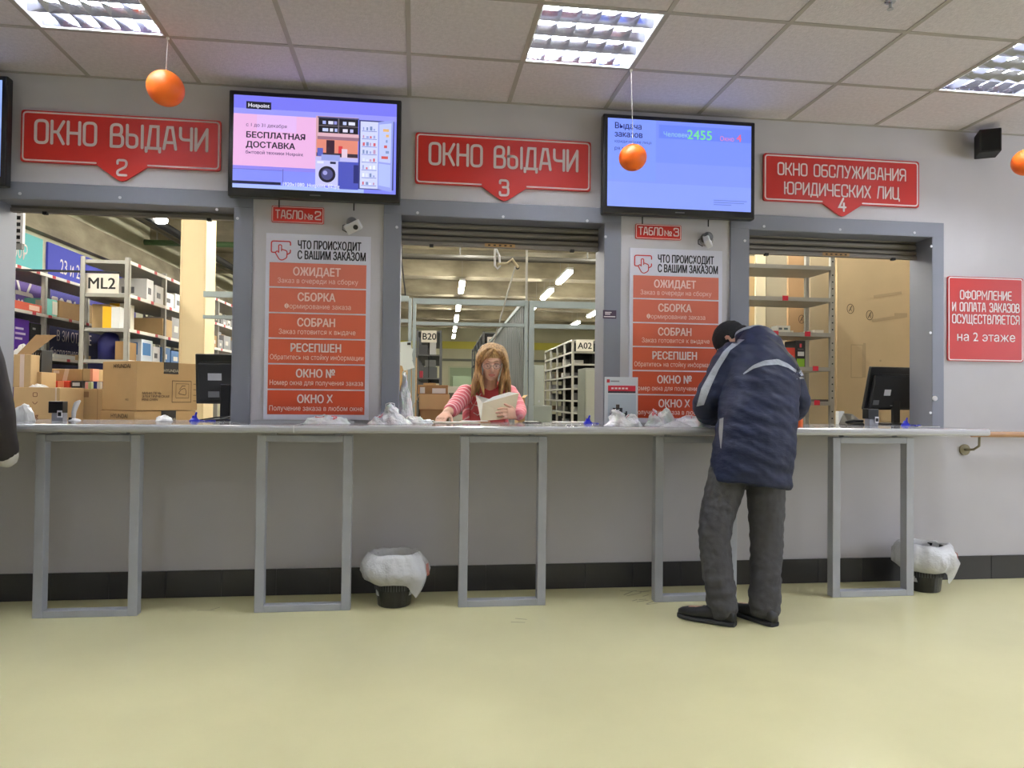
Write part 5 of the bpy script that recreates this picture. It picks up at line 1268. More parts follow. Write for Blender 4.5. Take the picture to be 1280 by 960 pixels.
def mark_box(x0, y0_, x1, y1_):
    def f(q, a, y):
        p, s = at(x0, y0_, y - .003), at(x1, y1_, y - .003); q.stroke([(p.x, p.z), (s.x, p.z), (s.x, s.z), (p.x, s.z)], .008, y - .003, tapec, True); q.stroke([(s.x + .02, p.z + .02), (s.x + .02, s.z)], .03, y - .003, tapec, round_=False)
    return f
yb = 2.15
board(1046, 1139.0, yb, 2.62, (205, 182, 144), 'large beige board patched with brown tape behind the right monitor', marks=[mark_tape(1092, 371, 1127, 366, .028), mark_tape(1090, 401, 1132, 395, .03), mark_ring(1063, 386, .045), mark_ring(1087, 394, .045), mark_box(1064, 431, 1078, 472), mark_tape(1118, 394, 1134, 394, .04), mark_tape(1100, 450, 1101, 452, .02)], m_=M_BEIGE)
board(1139.6, 1200, yb - .03, 2.7, (214, 196, 158), 'second beige board mostly hidden behind the right jamb')
board(985, 1011, yb + .15, 2.62, (196, 160, 118), 'tall tan cardboard panel behind the shelving', marks=[mark_ring(1002, 399, .04)])
board(957, 985, yb + .4, 2.62, (172, 166, 146), 'grey green panel behind the shelving')
board(944.5, 957, yb + .38, 2.62, (232, 222, 190), 'narrow cream post behind the shelving')
board(925, 944.4, yb + .5, 2.62, (206, 180, 136), 'tan panel at the far left behind the shelving')
board(1012, 1045, yb + .1, 2.62, (198, 182, 150), 'pale board behind the right end of the shelving')
# blue bottle by the jamb
p = at(937, 395, 1.3); r = root('blue_bottle', (2.05, 1.72, zs[2] + .001), "blue bottle on the shelf behind the man's cap", 'bottle'); MB().loft([((0, 0, 0), (.03, 0, 0), (0, .03, 0)), ((0, 0, .09), (.03, 0, 0), (0, .03, 0)), ((0, 0, .12), (.012, 0, 0), (0, .012, 0)), ((0, 0, .15), (.012, 0, 0), (0, .012, 0))], paint((60, 110, 170), .3), 16).build('body', r); MB().cyl((0, 0, .15), .014, .02, M_WHITE, 14).build('cap', r)
# ================================================================== PEOPLE
SKIN = mat('skin', (232, 184, 158), .5, sss=.12, var=.03, vscale=30)
def V(*a): return Vector(a)
def hand(mb, wrist, fd, pn, side, material, curl=.6, L=1.0):
    "palm, four fingers and a thumb; fd finger direction, pn palm normal, side = direction towards the thumb"
    fd, pn = Vector(fd).normalized(), Vector(pn).normalized(); sd = Vector(side); sd = (sd - fd * sd.dot(fd)).normalized(); pn = (pn - fd * pn.dot(fd) - sd * pn.dot(sd)).normalized()
    w = Vector(wrist)
    rings = [(w - fd * .02, sd * .027, pn * .02), (w + fd * .02, sd * .032, pn * .017), (w + fd * .06, sd * .041, pn * .014), (w + fd * .09, sd * .040, pn * .011)]
    mb.loft(rings, material, 16)
    for k, (off, l, r) in enumerate(((.030, .072, .0088), (.010, .082, .0092), (-.010, .076, .0088), (-.029, .060, .0078))):
        p = w + fd * (.083 - abs(off) * .15) + sd * off; d = fd + sd * off * 2.5; d.normalize(); pts = [p - d * .01, p]; c = curl * (1 + .12 * k)
        for j, (sl, b) in enumerate(((.45, .35), (.3, .5), (.25, .35))):
            ang = c * b * 1.6
            d = (d * math.cos(ang) + pn * math.sin(ang)).normalized(); p = p + d * l * sl; pts.append(p)
        mb.tube(pts, [r, r, r * .95, r * .88, r * .75], material, 8)
    p = w + fd * .025 + sd * .026; d = (fd * .62 + sd * .7 + pn * .35).normalized(); pts = [p - d * .01, p + d * .03]
    d2 = (d * .75 + fd * .5 + pn * .25 * curl).normalized(); pts += [pts[-1] + d2 * .028, pts[-1] + d2 * .05]
    mb.tube(pts, [.0125, .0115, .0095, .008], material, 8)
def head_into(mb, C, B, material, nose=True, scale=1.0):
    "B: 3x3 basis (right, back, up)"
    prof = [(-.117, .022, .026, -.040), (-.104, .040, .046, -.036), (-.075, .054, .070, -.02), (-.03, .066, .086, -.004), (.02, .073, .095, 0), (.06, .072, .094, .003), (.09, .058, .077, .006), (.108, .036, .05, .008), (.117, .012, .018, .008)]
    X, Y_, Z = B
    mb.loft([(C + (Y_ * yc + Z * z) * scale, X * a * scale, Y_ * b * scale) for z, a, b, yc in prof], material, 24)
    if nose:
        mb.tube([C + Y_ * -.090 * scale + Z * .022 * scale, C + Y_ * -.102 * scale + Z * -.004, C + Y_ * -.108 * scale + Z * -.026 * scale], [.0075, .0095, .0125], material, 10)
        mb.tube([C + X * -.045 + Y_ * -.078 + Z * .036, C + Y_ * -.089 + Z * .034, C + X * .045 + Y_ * -.078 + Z * .036], .007, material, 8)
        mb.ball(C + Y_ * -.078 + Z * -.088, .02, material, 10, 8); 
    for s in (-1, 1):
        mb.loft([(C + X * s * .068 * scale + Y_ * .012 + Z * .012, Y_ * .012, Z * .026), (C + X * s * .082 * scale + Y_ * .02 + Z * .012, Y_ * .020, Z * .032), (C + X * s * .086 * scale + Y_ * .022 + Z * .012, Y_ * .014, Z * .024)], material, 14)
def basis(fwd, up0=(0, 0, 1)):
    f = Vector(fwd).normalized(); X = f.cross(Vector(up0)).normalized() * -1; Z = (f * -1).cross(X); 
    if Z.dot(Vector(up0)) < 0: Z = -Z
    return X, -f, Z.normalized()
def shoe(parent, heel, d, material, sole_m):
    d = Vector((*d[:2], 0)).normalized(); s_ = V(-d.y, d.x, 0); h = Vector(heel); h.z = 0
    prof = [(0, .024, .05), (.015, .034, .078), (.06, .037, .088), (.10, .040, .086), (.15, .046, .068), (.20, .050, .055), (.25, .047, .047), (.285, .034, .038), (.302, .014, .028)]
    m = MB(); m.loft([(h + d * x + V(0, 0, .016 + hh * .5), s_ * w, V(0, 0, hh * .5)) for x, w, hh in prof], material, 18, power=2.5)
    o = m.build('shoe', parent, True, smooth=True)
    m2 = MB(); m2.loft([(h + d * x * 1.01 + V(0, 0, .013), s_ * (w + .006), V(0, 0, .013)) for x, w, hh in prof], sole_m, 18, power=4)
    q = m2.build('sole', parent, True, smooth=False)
    la = MB()
    for k in range(4):
        c = h + d * (.12 + k * .022) + V(0, 0, .102 - k * .011); la.tube([c - s_ * .026 - V(0, 0, .012), c, c + s_ * .026 - V(0, 0, .012)], .0035, sole_m, 6)
    la.build('laces', parent, True)
def limb(mb, pts, rs, material, n=18, sub=4):
    "smooth tapered limb through joints (Catmull-Rom)"
    P_ = [Vector(p) for p in pts]; out = []; rr = []
    for i in range(len(P_) - 1):
        a = P_[max(i - 1, 0)]; b = P_[i]; c = P_[i + 1]; d = P_[min(i + 2, len(P_) - 1)]
        for k in range(sub):
            t = k / sub
            out.append(.5 * ((2 * b) + (c - a) * t + (2 * a - 5 * b + 4 * c - d) * t * t + (3 * b - a - 3 * c + d) * t ** 3)); rr.append(rs[i] * (1 - t) + rs[i + 1] * t)
    out.append(P_[-1]); rr.append(rs[-1])
    return mb.tube(out, rr, material, n)
def customer(J, label, jm, tm, cap_m, jacket_disp, hood=True, skin_v=.007):
    r = root('person', J['base'], label, 'person', None)
    fwd = Vector(J['fwd']).normalized(); R_ = V(fwd.y, -fwd.x, 0)
    # ---- body, one continuous surface
    b = MB(); C = Vector(J['head']); B = basis(J['look'], J.get('headup', (0, 0, 1)))
    head_into(b, C, B, SKIN)
    neck = Vector(J['neck']); b.tube([neck - V(0, 0, .06), (neck + C) / 2, C + B[1] * .02 - B[2] * .03], [.062, .058, .06], SKIN, 16)
    tor = [(Vector(c), R_ * (a - .035), fwd * (d - .035) + V(0, 0, -t * d)) for c, a, d, t in J['torso'][2:-1]]
    b.loft(tor, SKIN, 20)
    for s in ('L', 'R'):
        a = J['arm' + s]; limb(b, a, [.06, .05, .036, .03], SKIN); w = Vector(a[-1]); fd = J['hand' + s]
        hand(b, w, fd[0], fd[1], fd[2], SKIN, fd[3])
        limb(b, J['leg' + s], [.085, .06, .05, .045], SKIN)
        hh = Vector(J['heel' + s]); dd = Vector(J['toe' + s]); b.tube([hh + dd * .05 + V(0, 0, .05), hh + dd * .14 + V(0, 0, .05), hh + dd * .24 + V(0, 0, .04)], [.03, .034, .028], SKIN, 12)
    fuse(b, 'body', skin_v, r, 2)
    # ---- jacket
    m = MB(); m.loft([(Vector(c), R_ * a + V(0, 0, J.get('hemtilt', 0) * (1 if i < 2 else .3 if i < 3 else 0)), fwd * d + V(0, 0, -t * d)) for i, (c, a, d, t) in enumerate(J['torso'])], jm, 36, power=2.3)
    for s in ('L', 'R'):
        a = [Vector(p) for p in J['arm' + s]]; limb(m, a, J.get('sleeve', [.098, .086, .078, .058]), jm)
    jk = fuse(m, 'jacket', .0075, r, 3, jacket_disp)
    # ---- trousers
    t = MB()
    for s in ('L', 'R'): limb(t, J['leg' + s], J['trouser'], tm)
    hp = (Vector(J['legL'][0]) + Vector(J['legR'][0])) / 2; t.loft([(hp + V(0, 0, -.03), R_ * .15, fwd * .12), (hp + V(0, 0, .05), R_ * .165, fwd * .13), (hp + V(0, 0, .14), R_ * .16, fwd * .125)], tm, 24)
    def td(co):
        k = 1.3 if co.z < .26 else .6
        return k * .010 * noise.noise(Vector((co.x * 9, co.y * 9, co.z * 24))) + .004 * noise.noise(co * 38)
    fuse(t, 'trousers', .0075, r, 3, td)
    for s in ('L', 'R'): shoe(r, J['heel' + s], J['toe' + s], mat('black_leather', (18, 18, 22), .45), mat('shoe_sole', (24, 24, 28), .7))
    # ---- cap
    c = MB(); X, Y_, Z = B; rings = []
    for z, q in ((.004, 1.07), (.012, 1.09), (.035, 1.10), (.07, 1.02), (.10, .80), (.12, .48), (.128, .15)):
        rings.append((C + Z * (z + .012) + Y_ * .012, X * .076 * q, Y_ * .098 * q))
    c.loft(rings, cap_m, 26); rim = [(C + Z * zz + Y_ * (.016 + dz), X * .084 * q, Y_ * .108 * q) for zz, q, dz in ((-.008, 1.0, .004), (-.010, 1.03, .004), (.014, 1.03, 0), (.022, 1.0, 0))]
    c.loft(rim, cap_m, 26); fuse(c, 'cap', .006, r, 3, lambda co: .0015 * noise.noise(co * 60))
    return r, jk
JM = mat('navy_nylon', (20, 28, 56), .55, var=.10, vscale=5, bump=.25, bscale=16, stretch=(1, 1, 2.2), spec=.3)
TM = mat('dark_grey_denim', (60, 59, 62), .8, var=.10, vscale=14, bump=.25, bscale=30)
CAP = mat('black_knit', (15, 15, 18), .9, bump=.3, bscale=160)
def jd(co):
    f = .010 * noise.noise(Vector((co.x * 5 + co.z * 4, co.y * 5, co.z * 15))) + .005 * noise.noise(Vector((co.x * 12, co.y * 12 + 4, co.z * 30 + co.x * 14)))
    return f
fwd = (-.22, .975, 0)
man = dict(base=(1.72, -.68, 0), fwd=fwd, hemtilt=-.028,
    head=(1.893, -.215, 1.500), look=(-.50, .50, -.85), neck=(1.935, -.36, 1.50),
    torso=[((1.795, -.665, .70), .216, .165, .08), ((1.798, -.665, .72), .222, .17, .08), ((1.81, -.66, .84), .228, .172, .08), ((1.83, -.645, .97), .228, .17, .12), ((1.862, -.61, 1.10), .228, .165, .2), ((1.905, -.55, 1.24), .228, .155, .3), ((1.922, -.50, 1.35), .205, .145, .35), ((1.93, -.455, 1.435), .160, .125, .38), ((1.95, -.415, 1.505), .115, .10, .4), ((1.945, -.385, 1.55), .085, .085, .4)],
    armL=[(1.775, -.475, 1.395), (1.685, -.47, 1.25), (1.640, -.43, 1.115), (1.80, -.20, 1.055)], armR=[(2.075, -.43, 1.35), (2.15, -.43, 1.24), (2.19, -.40, 1.12), (2.20, -.215, 1.06)],
    handL=((.4, .8, -.15), (0, 0, -1), (.8, -.4, 0), .5), handR=((-.45, .85, -.12), (0, 0, -1), (-.8, -.4, 0), .5),
    legL=[(1.71, -.64, .84), (1.632, -.66, .62), (1.578, -.705, .42), (1.598, -.765, .075)], legR=[(1.875, -.67, .84), (1.872, -.69, .60), (1.858, -.72, .38), (1.825, -.775, .075)],
    trouser=[.115, .098, .083, .078], heelL=(1.640, -.825, 0), toeL=(-.75, .66, 0), heelR=(1.842, -.85, 0), toeR=(-.36, .93, 0))
r, jk = customer(man, 'man in navy winter jacket and black cap bending over the counter, seen from behind', JM, TM, CAP, jd)
# reflective trim laid on the jacket
bv = BVHTree.FromPolygons([v.co + Vector(r.location) for v in jk.data.vertices], [tuple(p.vertices) for p in jk.data.polygons])
def cast(px, py):
    d = (fw + rt * ((px - 640) / F_PX) - up * ((py - 480) / F_PX)).normalized()
    h = bv.ray_cast(EYE, d)
    if h[0] is None:
        q = EYE + d * 4.3; h = bv.find_nearest(q)
    return h[0] + h[1] * .003
def trim(name, left, right, material, n=26, k=5, lift=0):
    def samp(poly, t):
        ds = [0]
        for a, b in zip(poly[:-1], poly[1:]): ds.append(ds[-1] + math.hypot(b[0] - a[0], b[1] - a[1]))
        s = t * ds[-1]
        for i in range(len(poly) - 1):
            if s <= ds[i + 1] + 1e-9:
                u = (s - ds[i]) / max(ds[i + 1] - ds[i], 1e-9); return (poly[i][0] * (1 - u) + poly[i + 1][0] * u, poly[i][1] * (1 - u) + poly[i + 1][1] * u)
        return poly[-1]
    m = MB(); g = []
    for i in range(n + 1):
        a, b = samp(left, i / n), samp(right, i / n)
        for j in range(k + 1):
            u = j / k; g.append(cast(a[0] * (1 - u) + b[0] * u, a[1] * (1 - u) + b[1] * u))
    m.add(g, [(i * (k + 1) + j, i * (k + 1) + j + 1, (i + 1) * (k + 1) + j + 1, (i + 1) * (k + 1) + j) for i in range(n) for j in range(k)], material)
    o = m.build(name, r, True, smooth=True); return o
REF = mat('reflective_grey', (176, 182, 192), .4, metal=.2, bump=.4, bscale=40, var=.12, vscale=20)
trim('back_stripe', [(929, 467), (941, 457), (955, 451), (972, 449), (985, 455), (995, 463)], [(929.5, 468.5), (942, 461), (956, 457), (972, 456), (985, 460), (994, 466)], REF)
trim('sleeve_stripe', [(921, 424), (904, 440), (889, 464), (877, 486), (871, 508)], [(931, 425), (913, 438), (899, 461), (888, 485), (880, 506)], REF)
trim('piping', [(957, 420), (975, 434), (992, 452), (1000, 468)], [(959, 419.5), (977, 433), (994, 451), (1002, 467)], mat('dark_piping', (20, 24, 40), .5), k=2)
trim('side_piping', [(997, 463), (1003, 474)], [(1000, 461), (1006, 473)], REF, n=6, k=2)
trim('lining_strip', [(900, 524), (899, 540), (901, 560)], [(905, 522), (904, 540), (902, 561)], paint((150, 150, 152), .6), n=10, k=2)
# collar
nk = Vector((1.935, -.375, 1.515)); f_ = Vector(fwd).normalized(); R_ = V(f_.y, -f_.x, 0); ax = V(-.05, .32, .9).normalized()
def cring(h, a, d): return (nk + ax * h, R_ * a + V(0, 0, .0), (f_ - ax * f_.dot(ax)).normalized() * d)
m = MB(); m.loft([cring(-.03, .098, .1), cring(.0, .094, .096), cring(.03, .088, .09), cring(.048, .082, .084), cring(.046, .072, .074), cring(.01, .07, .072)], JM, 30, cap=False); m.build('collar', r, True, smooth=True)
m = MB(); m.loft([cring(.034, .0905, .0925), cring(.044, .0875, .0895), cring(.0515, .083, .085), cring(.050, .074, .076)], REF, 30, cap=False); m.build('collar_trim', r, True, smooth=True)

# ---- customer at the left edge: only a black sleeve with a white cuff is in the photo
def bx(px, py, y): p = at(px, py, y); return p.x, y, p.z
e = at(2, 525, -.66)
ox = e.x
left = dict(base=(ox - .27, -.75, 0), fwd=(0, 1, 0), head=(ox - .27, -.60, 1.60), look=(.1, .95, -.2), neck=(ox - .27, -.66, 1.46),
    torso=[((ox - .27, -.72, .80), .195, .14, 0), ((ox - .27, -.72, .82), .2, .145, 0), ((ox - .27, -.72, .92), .2, .145, 0), ((ox - .27, -.72, 1.02), .2, .145, 0), ((ox - .27, -.715, 1.12), .205, .145, .05), ((ox - .27, -.71, 1.22), .205, .14, .05), ((ox - .27, -.70, 1.32), .2, .13, .1), ((ox - .27, -.69, 1.40), .16, .11, .1), ((ox - .27, -.68, 1.45), .1, .09, .1), ((ox - .27, -.67, 1.49), .075, .075, .1)],
    armR=[(ox - .08, -.70, 1.36), (ox - .035, -.70, 1.22), (ox - .008, -.68, 1.05), (ox - .01, -.60, .87)], armL=[(ox - .46, -.70, 1.36), (ox - .52, -.70, 1.2), (ox - .53, -.60, 1.06), (ox - .42, -.36, 1.08)],
    handR=((-.8, .45, -.3), (-.5, 0, -.8), (0, .8, .4), .5), handL=((.3, .9, -.1), (0, 0, -1), (.8, -.3, 0), .4),
    legL=[(ox - .36, -.73, .86), (ox - .36, -.73, .64), (ox - .36, -.72, .44), (ox - .36, -.74, .08)], legR=[(ox - .18, -.73, .86), (ox - .18, -.73, .64), (ox - .18, -.72, .44), (ox - .18, -.74, .08)],
    trouser=[.105, .088, .074, .068], heelL=(ox - .38, -.82, 0), toeL=(-.15, .98, 0), heelR=(ox - .16, -.82, 0), toeR=(.15, .98, 0), sleeve=[.085, .076, .072, .056])
rl, jl = customer(left, 'person in black jacket at the left edge, only the sleeve with white cuff showing', mat('black_cloth', (34, 28, 30), .8, var=.06, vscale=20), mat('dark_trousers', (44, 46, 56), .8), CAP, lambda co: .006 * noise.noise(co * 11))
m = MB(); w0 = V(*left['armR'][2]); w1 = V(*left['armR'][3]); d = (w1 - w0).normalized(); m.tube([w1 + d * .0, w1 + d * .03], [.054, .05], mat('white_knit', (224, 222, 214), .8), 16); m.build('white_cuff', rl, True, smooth=True)

# ------------------------------------------------------------------ the woman behind the middle window
def stripes(name, d, freq, ca, cb, cc):
    m = bpy.data.materials.new(name); m.use_nodes = True; nt = m.node_tree; b = nt.nodes['Principled BSDF']; b.inputs['Roughness'].default_value = .8
    tc = nt.nodes.new('ShaderNodeTexCoord'); dp = nt.nodes.new('ShaderNodeVectorMath'); dp.operation = 'DOT_PRODUCT'; dp.inputs[1].default_value = tuple(Vector(d).normalized() * freq)
    nz = nt.nodes.new('ShaderNodeTexNoise'); nz.inputs['Scale'].default_value = 9
    fr = nt.nodes.new('ShaderNodeMath'); fr.operation = 'FRACT'; ad = nt.nodes.new('ShaderNodeMath'); ad.operation = 'MULTIPLY_ADD'; ad.inputs[1].default_value = .5
    nt.links.new(tc.outputs['Object'], dp.inputs[0]); nt.links.new(tc.outputs['Object'], nz.inputs['Vector']); nt.links.new(nz.outputs['Fac'], ad.inputs[0]); nt.links.new(dp.outputs['Value'], ad.inputs[2]); nt.links.new(ad.outputs[0], fr.inputs[0])
    r = nt.nodes.new('ShaderNodeValToRGB'); r.color_ramp.interpolation = 'CONSTANT'; e = r.color_ramp.elements
    e[0].position = 0; e[0].color = (*lin(ca), 1); e[1].position = .38; e[1].color = (*lin(cb), 1)
    for p, c in ((.56, ca), (.72, cc)): x = e.new(p); x.color = (*lin(c), 1)
    nt.links.new(fr.outputs[0], r.inputs[0]); nt.links.new(r.outputs[0], b.inputs['Base Color']); return m
wr = root('person', (.5, .72, 0), 'woman with long fair hair, glasses and pink striped cardigan reading behind the counter', 'person')
HC = V(.505, .45, 1.398); pit = math.radians(24); yw = math.radians(-6)
HB = [Matrix.Rotation(yw, 3, 'Z') @ (Matrix.Rotation(pit, 3, 'X') @ Vector(v)) for v in ((1, 0, 0), (0, 1, 0), (0, 0, 1))]
b = MB(); head_into(b, HC, HB, SKIN, scale=.95)
b.tube([(.5, .60, 1.20), (.5, .54, 1.27), HC + HB[1] * .02 - HB[2] * .04], [.06, .052, .055], SKIN, 16)
tor = [((.5, .86, .90), .165, .115, 0), ((.5, .80, 1.0), .15, .105, .3), ((.5, .71, 1.10), .16, .105, .5), ((.5, .64, 1.18), .165, .095, .6), ((.5, .60, 1.225), .12, .07, .6), ((.5, .58, 1.25), .06, .05, .5)]
FW = V(0, -1, 0)
b.loft([(Vector(c), V(a - .012, 0, 0), FW * (d - .012) + V(0, 0, -t * d)) for c, a, d, t in tor], SKIN, 24)
AR = [(.345, .60, 1.185), (.295, .50, 1.135), (.248, .39, 1.085), (.198, .235, 1.06)]; AL = [(.635, .60, 1.19), (.672, .53, 1.125), (.69, .45, 1.07), (.668, .335, 1.048)]
limb(b, AR, [.05, .044, .036, .027], SKIN); limb(b, AL, [.05, .044, .036, .027], SKIN)
hand(b, AR[-1], (-.42, -.80, -.42), (0, -.2, -1), (.85, -.5, 0), SKIN, .45)
hand(b, AL[-1], (-.80, -.45, .12), (0, .6, .5), (.0, .3, .9), SKIN, .75)
for x in (.42, .58): limb(b, [(x, .88, .88), (x, .88, .66), (x, .87, .46), (x, .90, .08)], [.09, .075, .055, .04], SKIN); b.tube([(x, .93, .05), (x, .82, .04), (x, .74, .035)], [.035, .035, .03], SKIN, 12)
fuse(b, 'body', .0045, wr, 2)
# face
X, Y_, Z = HB
def hp(x, y, z): return HC + X * x * .95 + Y_ * y * .95 + Z * z * .95
m = MB()
for s in (-1, 1): m.ball(hp(s * .030, -.081, .012), .0115, paint((232, 226, 222), .2), 12, 8, (1.15, .7, .7))
m.build('eye', wr, True, smooth=True)
m = MB()
for s in (-1, 1): m.ball(hp(s * .030, -.0880, .0005), .0042, paint((52, 44, 40), .2), 10, 6); m.tube([hp(s * .018, -.090, .020), hp(s * .030, -.0935, .0215), hp(s * .043, -.086, .018)], .0026, paint((104, 66, 50)), 6)
m.build('iris', wr, True, smooth=True)
m = MB()
for s in (-1, 1): m.ball(hp(s * .030, -.0808, .0135), .0140, SKIN, 12, 8, (1.15, .88, .92)); m.ball(hp(s * .030, -.079, .0035), .012, SKIN, 12, 8, (1.1, .75, .35))
m.build('eyelid', wr, True, smooth=True)
m = MB()
for s in (-1, 1): m.tube([hp(s * .016, -.0945, .036), hp(s * .03, -.093, .042), hp(s * .047, -.082, .036)], .0032, paint((138, 96, 62), .8), 6, .6)
m.build('eyebrow', wr, True, smooth=True)
m = MB(); m.tube([hp(-.022, -.092, -.062), hp(-.008, -.101, -.058), hp(0, -.101, -.0595), hp(.008, -.101, -.058), hp(.022, -.092, -.062)], [.003, .0052, .0048, .0052, .003], paint((196, 118, 106), .5), 8)
m.tube([hp(-.019, -.092, -.066), hp(0, -.099, -.070), hp(.019, -.092, -.066)], [.003, .006, .003], paint((200, 124, 112), .5), 8); m.build('lips', wr, True, smooth=True)
gm = mat('glasses_frame', (186, 170, 168), .25, metal=.5); lens = mat('glasses_lens', (225, 230, 240), .06, alpha=.22)
m = MB(); L_ = MB()
for s in (-1, 1):
    ring = [hp(s * .032 + .024 * math.cos(t * math.pi / 10), -.108 + .010 * abs(math.cos(t * math.pi / 10)) * (1 if s * math.cos(t * math.pi / 10) > 0 else 0), .006 + .018 * math.sin(t * math.pi / 10)) for t in range(21)]
    m.tube(ring, .0016, gm, 6, ends=False); L_.add(ring[:-1], [tuple(range(20))], lens); m.tube([hp(s * .056, -.100, .010), hp(s * .074, -.05, .014), hp(s * .078, .01, .012)], .0016, gm, 6)
m.tube([hp(-.009, -.109, .009), hp(0, -.112, .012), hp(.009, -.109, .009)], .0016, gm, 6)
g = m.build('glasses', wr, True); L_.build('lens', g).location = (-wr.location.x, -wr.location.y, 0)
# hair
HAIR = mat('fair_hair', (206, 164, 104), .5, rgb2=(128, 88, 50), vscale=26, stretch=(3, 3, .35), bump=.6, bscale=60)
m = MB(); rg = random.Random(6)
cap = [(-.02, .078, .07, .045), (.02, .084, .086, .024), (.06, .085, .097, .012), (.092, .072, .088, .008), (.115, .048, .062, .008), (.128, .016, .022, .008)]
m.loft([(hp(0, yc, z), X * a, Y_ * d) for z, a, d, yc in cap], HAIR, 24)
for s in (-1, 1):
    for k in range(15):
        u = k / 14.0
        y0 = -.060 + u * .12
        p = [hp(-.008 + s * .006, y0 * .8 + .0, .125 - abs(y0) * .15), hp(s * (.055 + .012 * rg.random()), y0 * .95 - .004, .088), hp(s * (.088 + .008 * rg.random()), y0 + .014, .025 + rg.uniform(-.005, .005)), hp(s * (.092 + .012 * rg.random()), y0 + .02, -.05)]
        endx = .505 + s * rg.uniform(.045, .125) + (-.012 if s < 0 else 0); endy = .40 + u * .20 + rg.uniform(-.01, .01); endz = 1.175 + rg.uniform(-.03, .035) + u * .02
        p += [V(endx * .55 + p[-1].x * .45, endy * .5 + p[-1].y * .5, 1.27), V(endx, endy, endz)]
        limb(m, p, [.010, .016, .017, .018, .017, .006], HAIR, 8, 3)
for k in range(9):      # side-swept fringe
    u = k / 8; p = [hp(.012, -.055 - .012 * u, .118), hp(-.02 - .02 * u, -.088 + .012 * u, .092 - .012 * u), hp(-.048 - .014 * u, -.082 + .02 * u, .058 - .02 * u), hp(-.078, -.045 + .02 * u, .015 - .02 * u)]
    limb(m, p, [.008, .011, .010, .008], HAIR, 8, 3)
for k in range(5):
    u = k / 4; p = [hp(.012, -.058 - .008 * u, .118), hp(.046, -.078 + .012 * u, .09), hp(.072, -.05 + .015 * u, .05), hp(.082, -.025 + .02 * u, .0)]
    limb(m, p, [.008, .011, .012, .010], HAIR, 8, 3)
fuse(m, 'hair', .0042, wr, 1)
# clothes
TS = mat('coral_shirt', (206, 84, 88), .8, var=.05, vscale=12)
m = MB(); m.loft([(Vector(c), V(a, 0, 0), FW * d + V(0, 0, -t * d)) for c, a, d, t in tor[:-1]] + [((.5, .575, 1.245), (.075, 0, 0), (0, -.055, -.03))], TS, 28); ts = m.build('shirt', wr, True, smooth=True)
bt = BVHTree.FromPolygons([Vector(v) for v in m.v], m.f); q = MB()
def onshirt(px, py):
    d = (fw + rt * ((px - 640) / F_PX) - up * ((py - 480) / F_PX)).normalized(); h = bt.ray_cast(EYE, d); return (h[0] - d * .003) if h[0] else None
wp_ = paint((236, 208, 208), .7)
for pl in ([(589, 512), (596, 500), (601, 492)], [(592, 506), (597, 507), (600, 512)], [(597, 500), (601, 501), (603, 508)], [(592, 516), (597, 519), (602, 516)], [(590, 505), (588, 499)]):
    pp = [onshirt(*p) for p in pl]; pp = [p for p in pp if p is not None]
    if len(pp) > 1: q.tube(pp, .0035, wp_, 6)
if q.v: q.build('shirt_print', wr, True)
CS = [stripes('cardigan_sleeve', Vector(AR[3]) - Vector(AR[0]), 26, (222, 120, 132), (242, 220, 222), (204, 96, 110)), stripes('cardigan_left_sleeve', Vector(AL[2]) - Vector(AL[0]), 22, (230, 138, 148), (236, 172, 178), (222, 124, 136))]
CB = stripes('cardigan_body', (0, .3, 1), 24, (218, 102, 116), (236, 190, 196), (200, 86, 100))
for k, (arm, rs) in enumerate(((AR, [.066, .060, .052, .046]), (AL, [.066, .060, .050, .040]))):
    a = [Vector(p) for p in arm]; a[3] = a[2] * .55 + a[3] * .45 if k == 0 else a[3]
    m = MB(); limb(m, a, rs, CS[k]); fuse(m, 'sleeve', .005, wr, 2, lambda co: .004 * noise.noise(co * 22))
m = MB(); n = 40; tr = [(c, a + .014, d + .014, t) for c, a, d, t in tor[:-1]] + [((.5, .59, 1.252), .085, .062, .5)]
vs_ = []; 
for c, a, d, t in tr:
    for i in range(n + 1):
        th = math.radians(-90 + 50) + math.radians(360 - 100) * i / n; vs_.append(Vector(c) + V(a * math.cos(th), d * math.sin(th), 0) + V(0, 0, t * d * math.sin(th)))
m.add(vs_, [(j * (n + 1) + i, j * (n + 1) + i + 1, (j + 1) * (n + 1) + i + 1, (j + 1) * (n + 1) + i) for j in range(len(tr) - 1) for i in range(n)], CB)
o = m.build('cardigan', wr, True, smooth=True); sm = o.modifiers.new('thick', 'SOLIDIFY'); sm.thickness = .006
DT = mat('dark_jeans', (40, 46, 62), .8); m = MB()
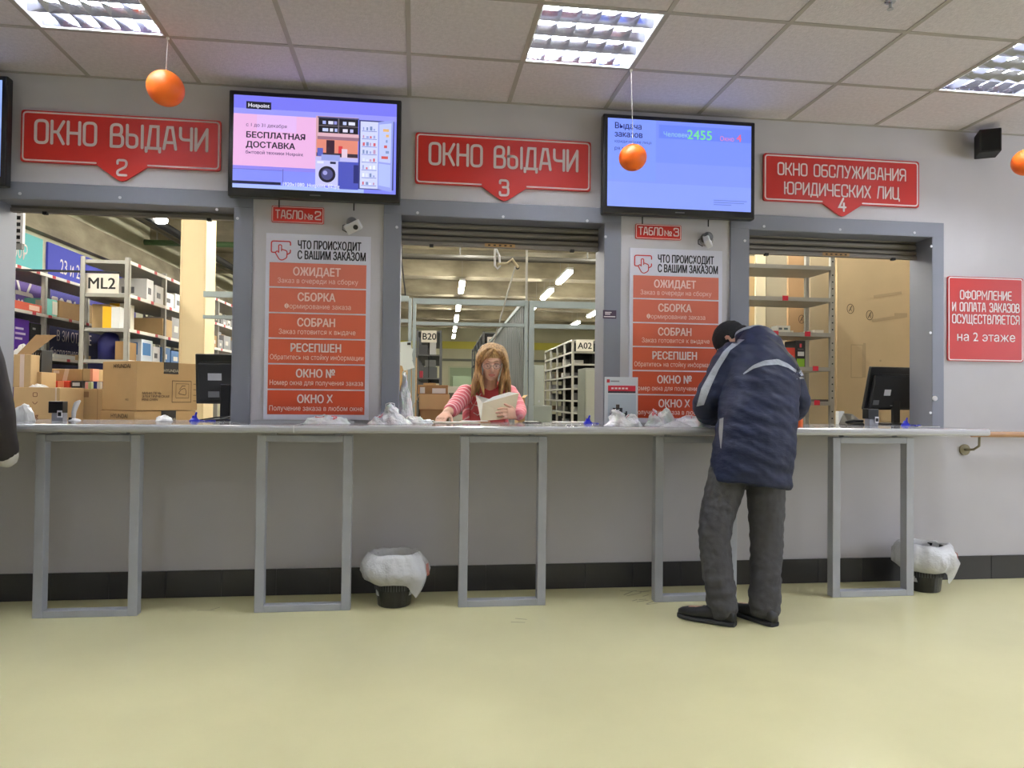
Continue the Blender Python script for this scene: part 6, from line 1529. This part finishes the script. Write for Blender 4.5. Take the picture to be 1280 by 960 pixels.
for x in (.42, .58): limb(m, [(x, .88, .90), (x, .88, .66), (x, .87, .46), (x, .90, .08)], [.10, .085, .066, .055], DT)
m.loft([((.5, .87, .84), (.155, 0, 0), (0, .11, 0)), ((.5, .87, .96), (.16, 0, 0), (0, .115, 0))], DT, 24); fuse(m, 'trousers', .008, wr, 2)
for x in (.42, .58): shoe(wr, (x, .97, 0), (0, -1, 0), mat('grey_shoe', (70, 70, 76), .6), mat('white_sole', (220, 220, 220), .6))
# the booklet in her hand
bk = root('open_booklet', (.54, .33, 1.03), 'cream open booklet held up by the woman', 'booklet')
tl, tr_, br, bl = at(603.5, 504, .345), at(648.5, 491.5, .36), at(642, 523, .315), at(601, 526.5, .30); pl = at(594.5, 494, .42); plb = at(601.5, 524, .38)
cov = mat('cream_cover', (232, 218, 184), .55, var=.02, vscale=6); inn = mat('inner_page', (244, 242, 232), .7)
m = MB(); nn = V(0, .004, .0005); m.add([tl, tr_, br, bl, tl + nn, tr_ + nn, br + nn, bl + nn], [(0, 3, 2, 1), (4, 5, 6, 7), (0, 1, 5, 4), (1, 2, 6, 5), (2, 3, 7, 6), (3, 0, 4, 7)], cov); m.build('cover', bk, True)
m = MB(); n2 = V(.004, .003, 0); m.add([pl, tl, bl, plb, pl + n2, tl + n2, bl + n2, plb + n2], [(0, 3, 2, 1), (4, 5, 6, 7), (0, 1, 5, 4), (1, 2, 6, 5), (2, 3, 7, 6), (3, 0, 4, 7)], inn); m.build('page', bk, True)
m = MB(); c1 = at(613.5, 499.5, .42); c2 = at(609, 524, .37); m.add([pl + n2, c1, c2, plb + n2, pl + n2 * 1.8, c1 + n2, c2 + n2, plb + n2 * 1.8], [(0, 3, 2, 1), (4, 5, 6, 7), (0, 1, 5, 4), (1, 2, 6, 5), (2, 3, 7, 6), (3, 0, 4, 7)], inn); m.build('page', bk, True)
m = MB(); c3 = at(616, 496, .38); m.add([tl + nn * 1.2, c3, at(636, 490, .385), tr_ + nn * 1.2], [(0, 1, 2, 3)], inn); m.build('page', bk, True)
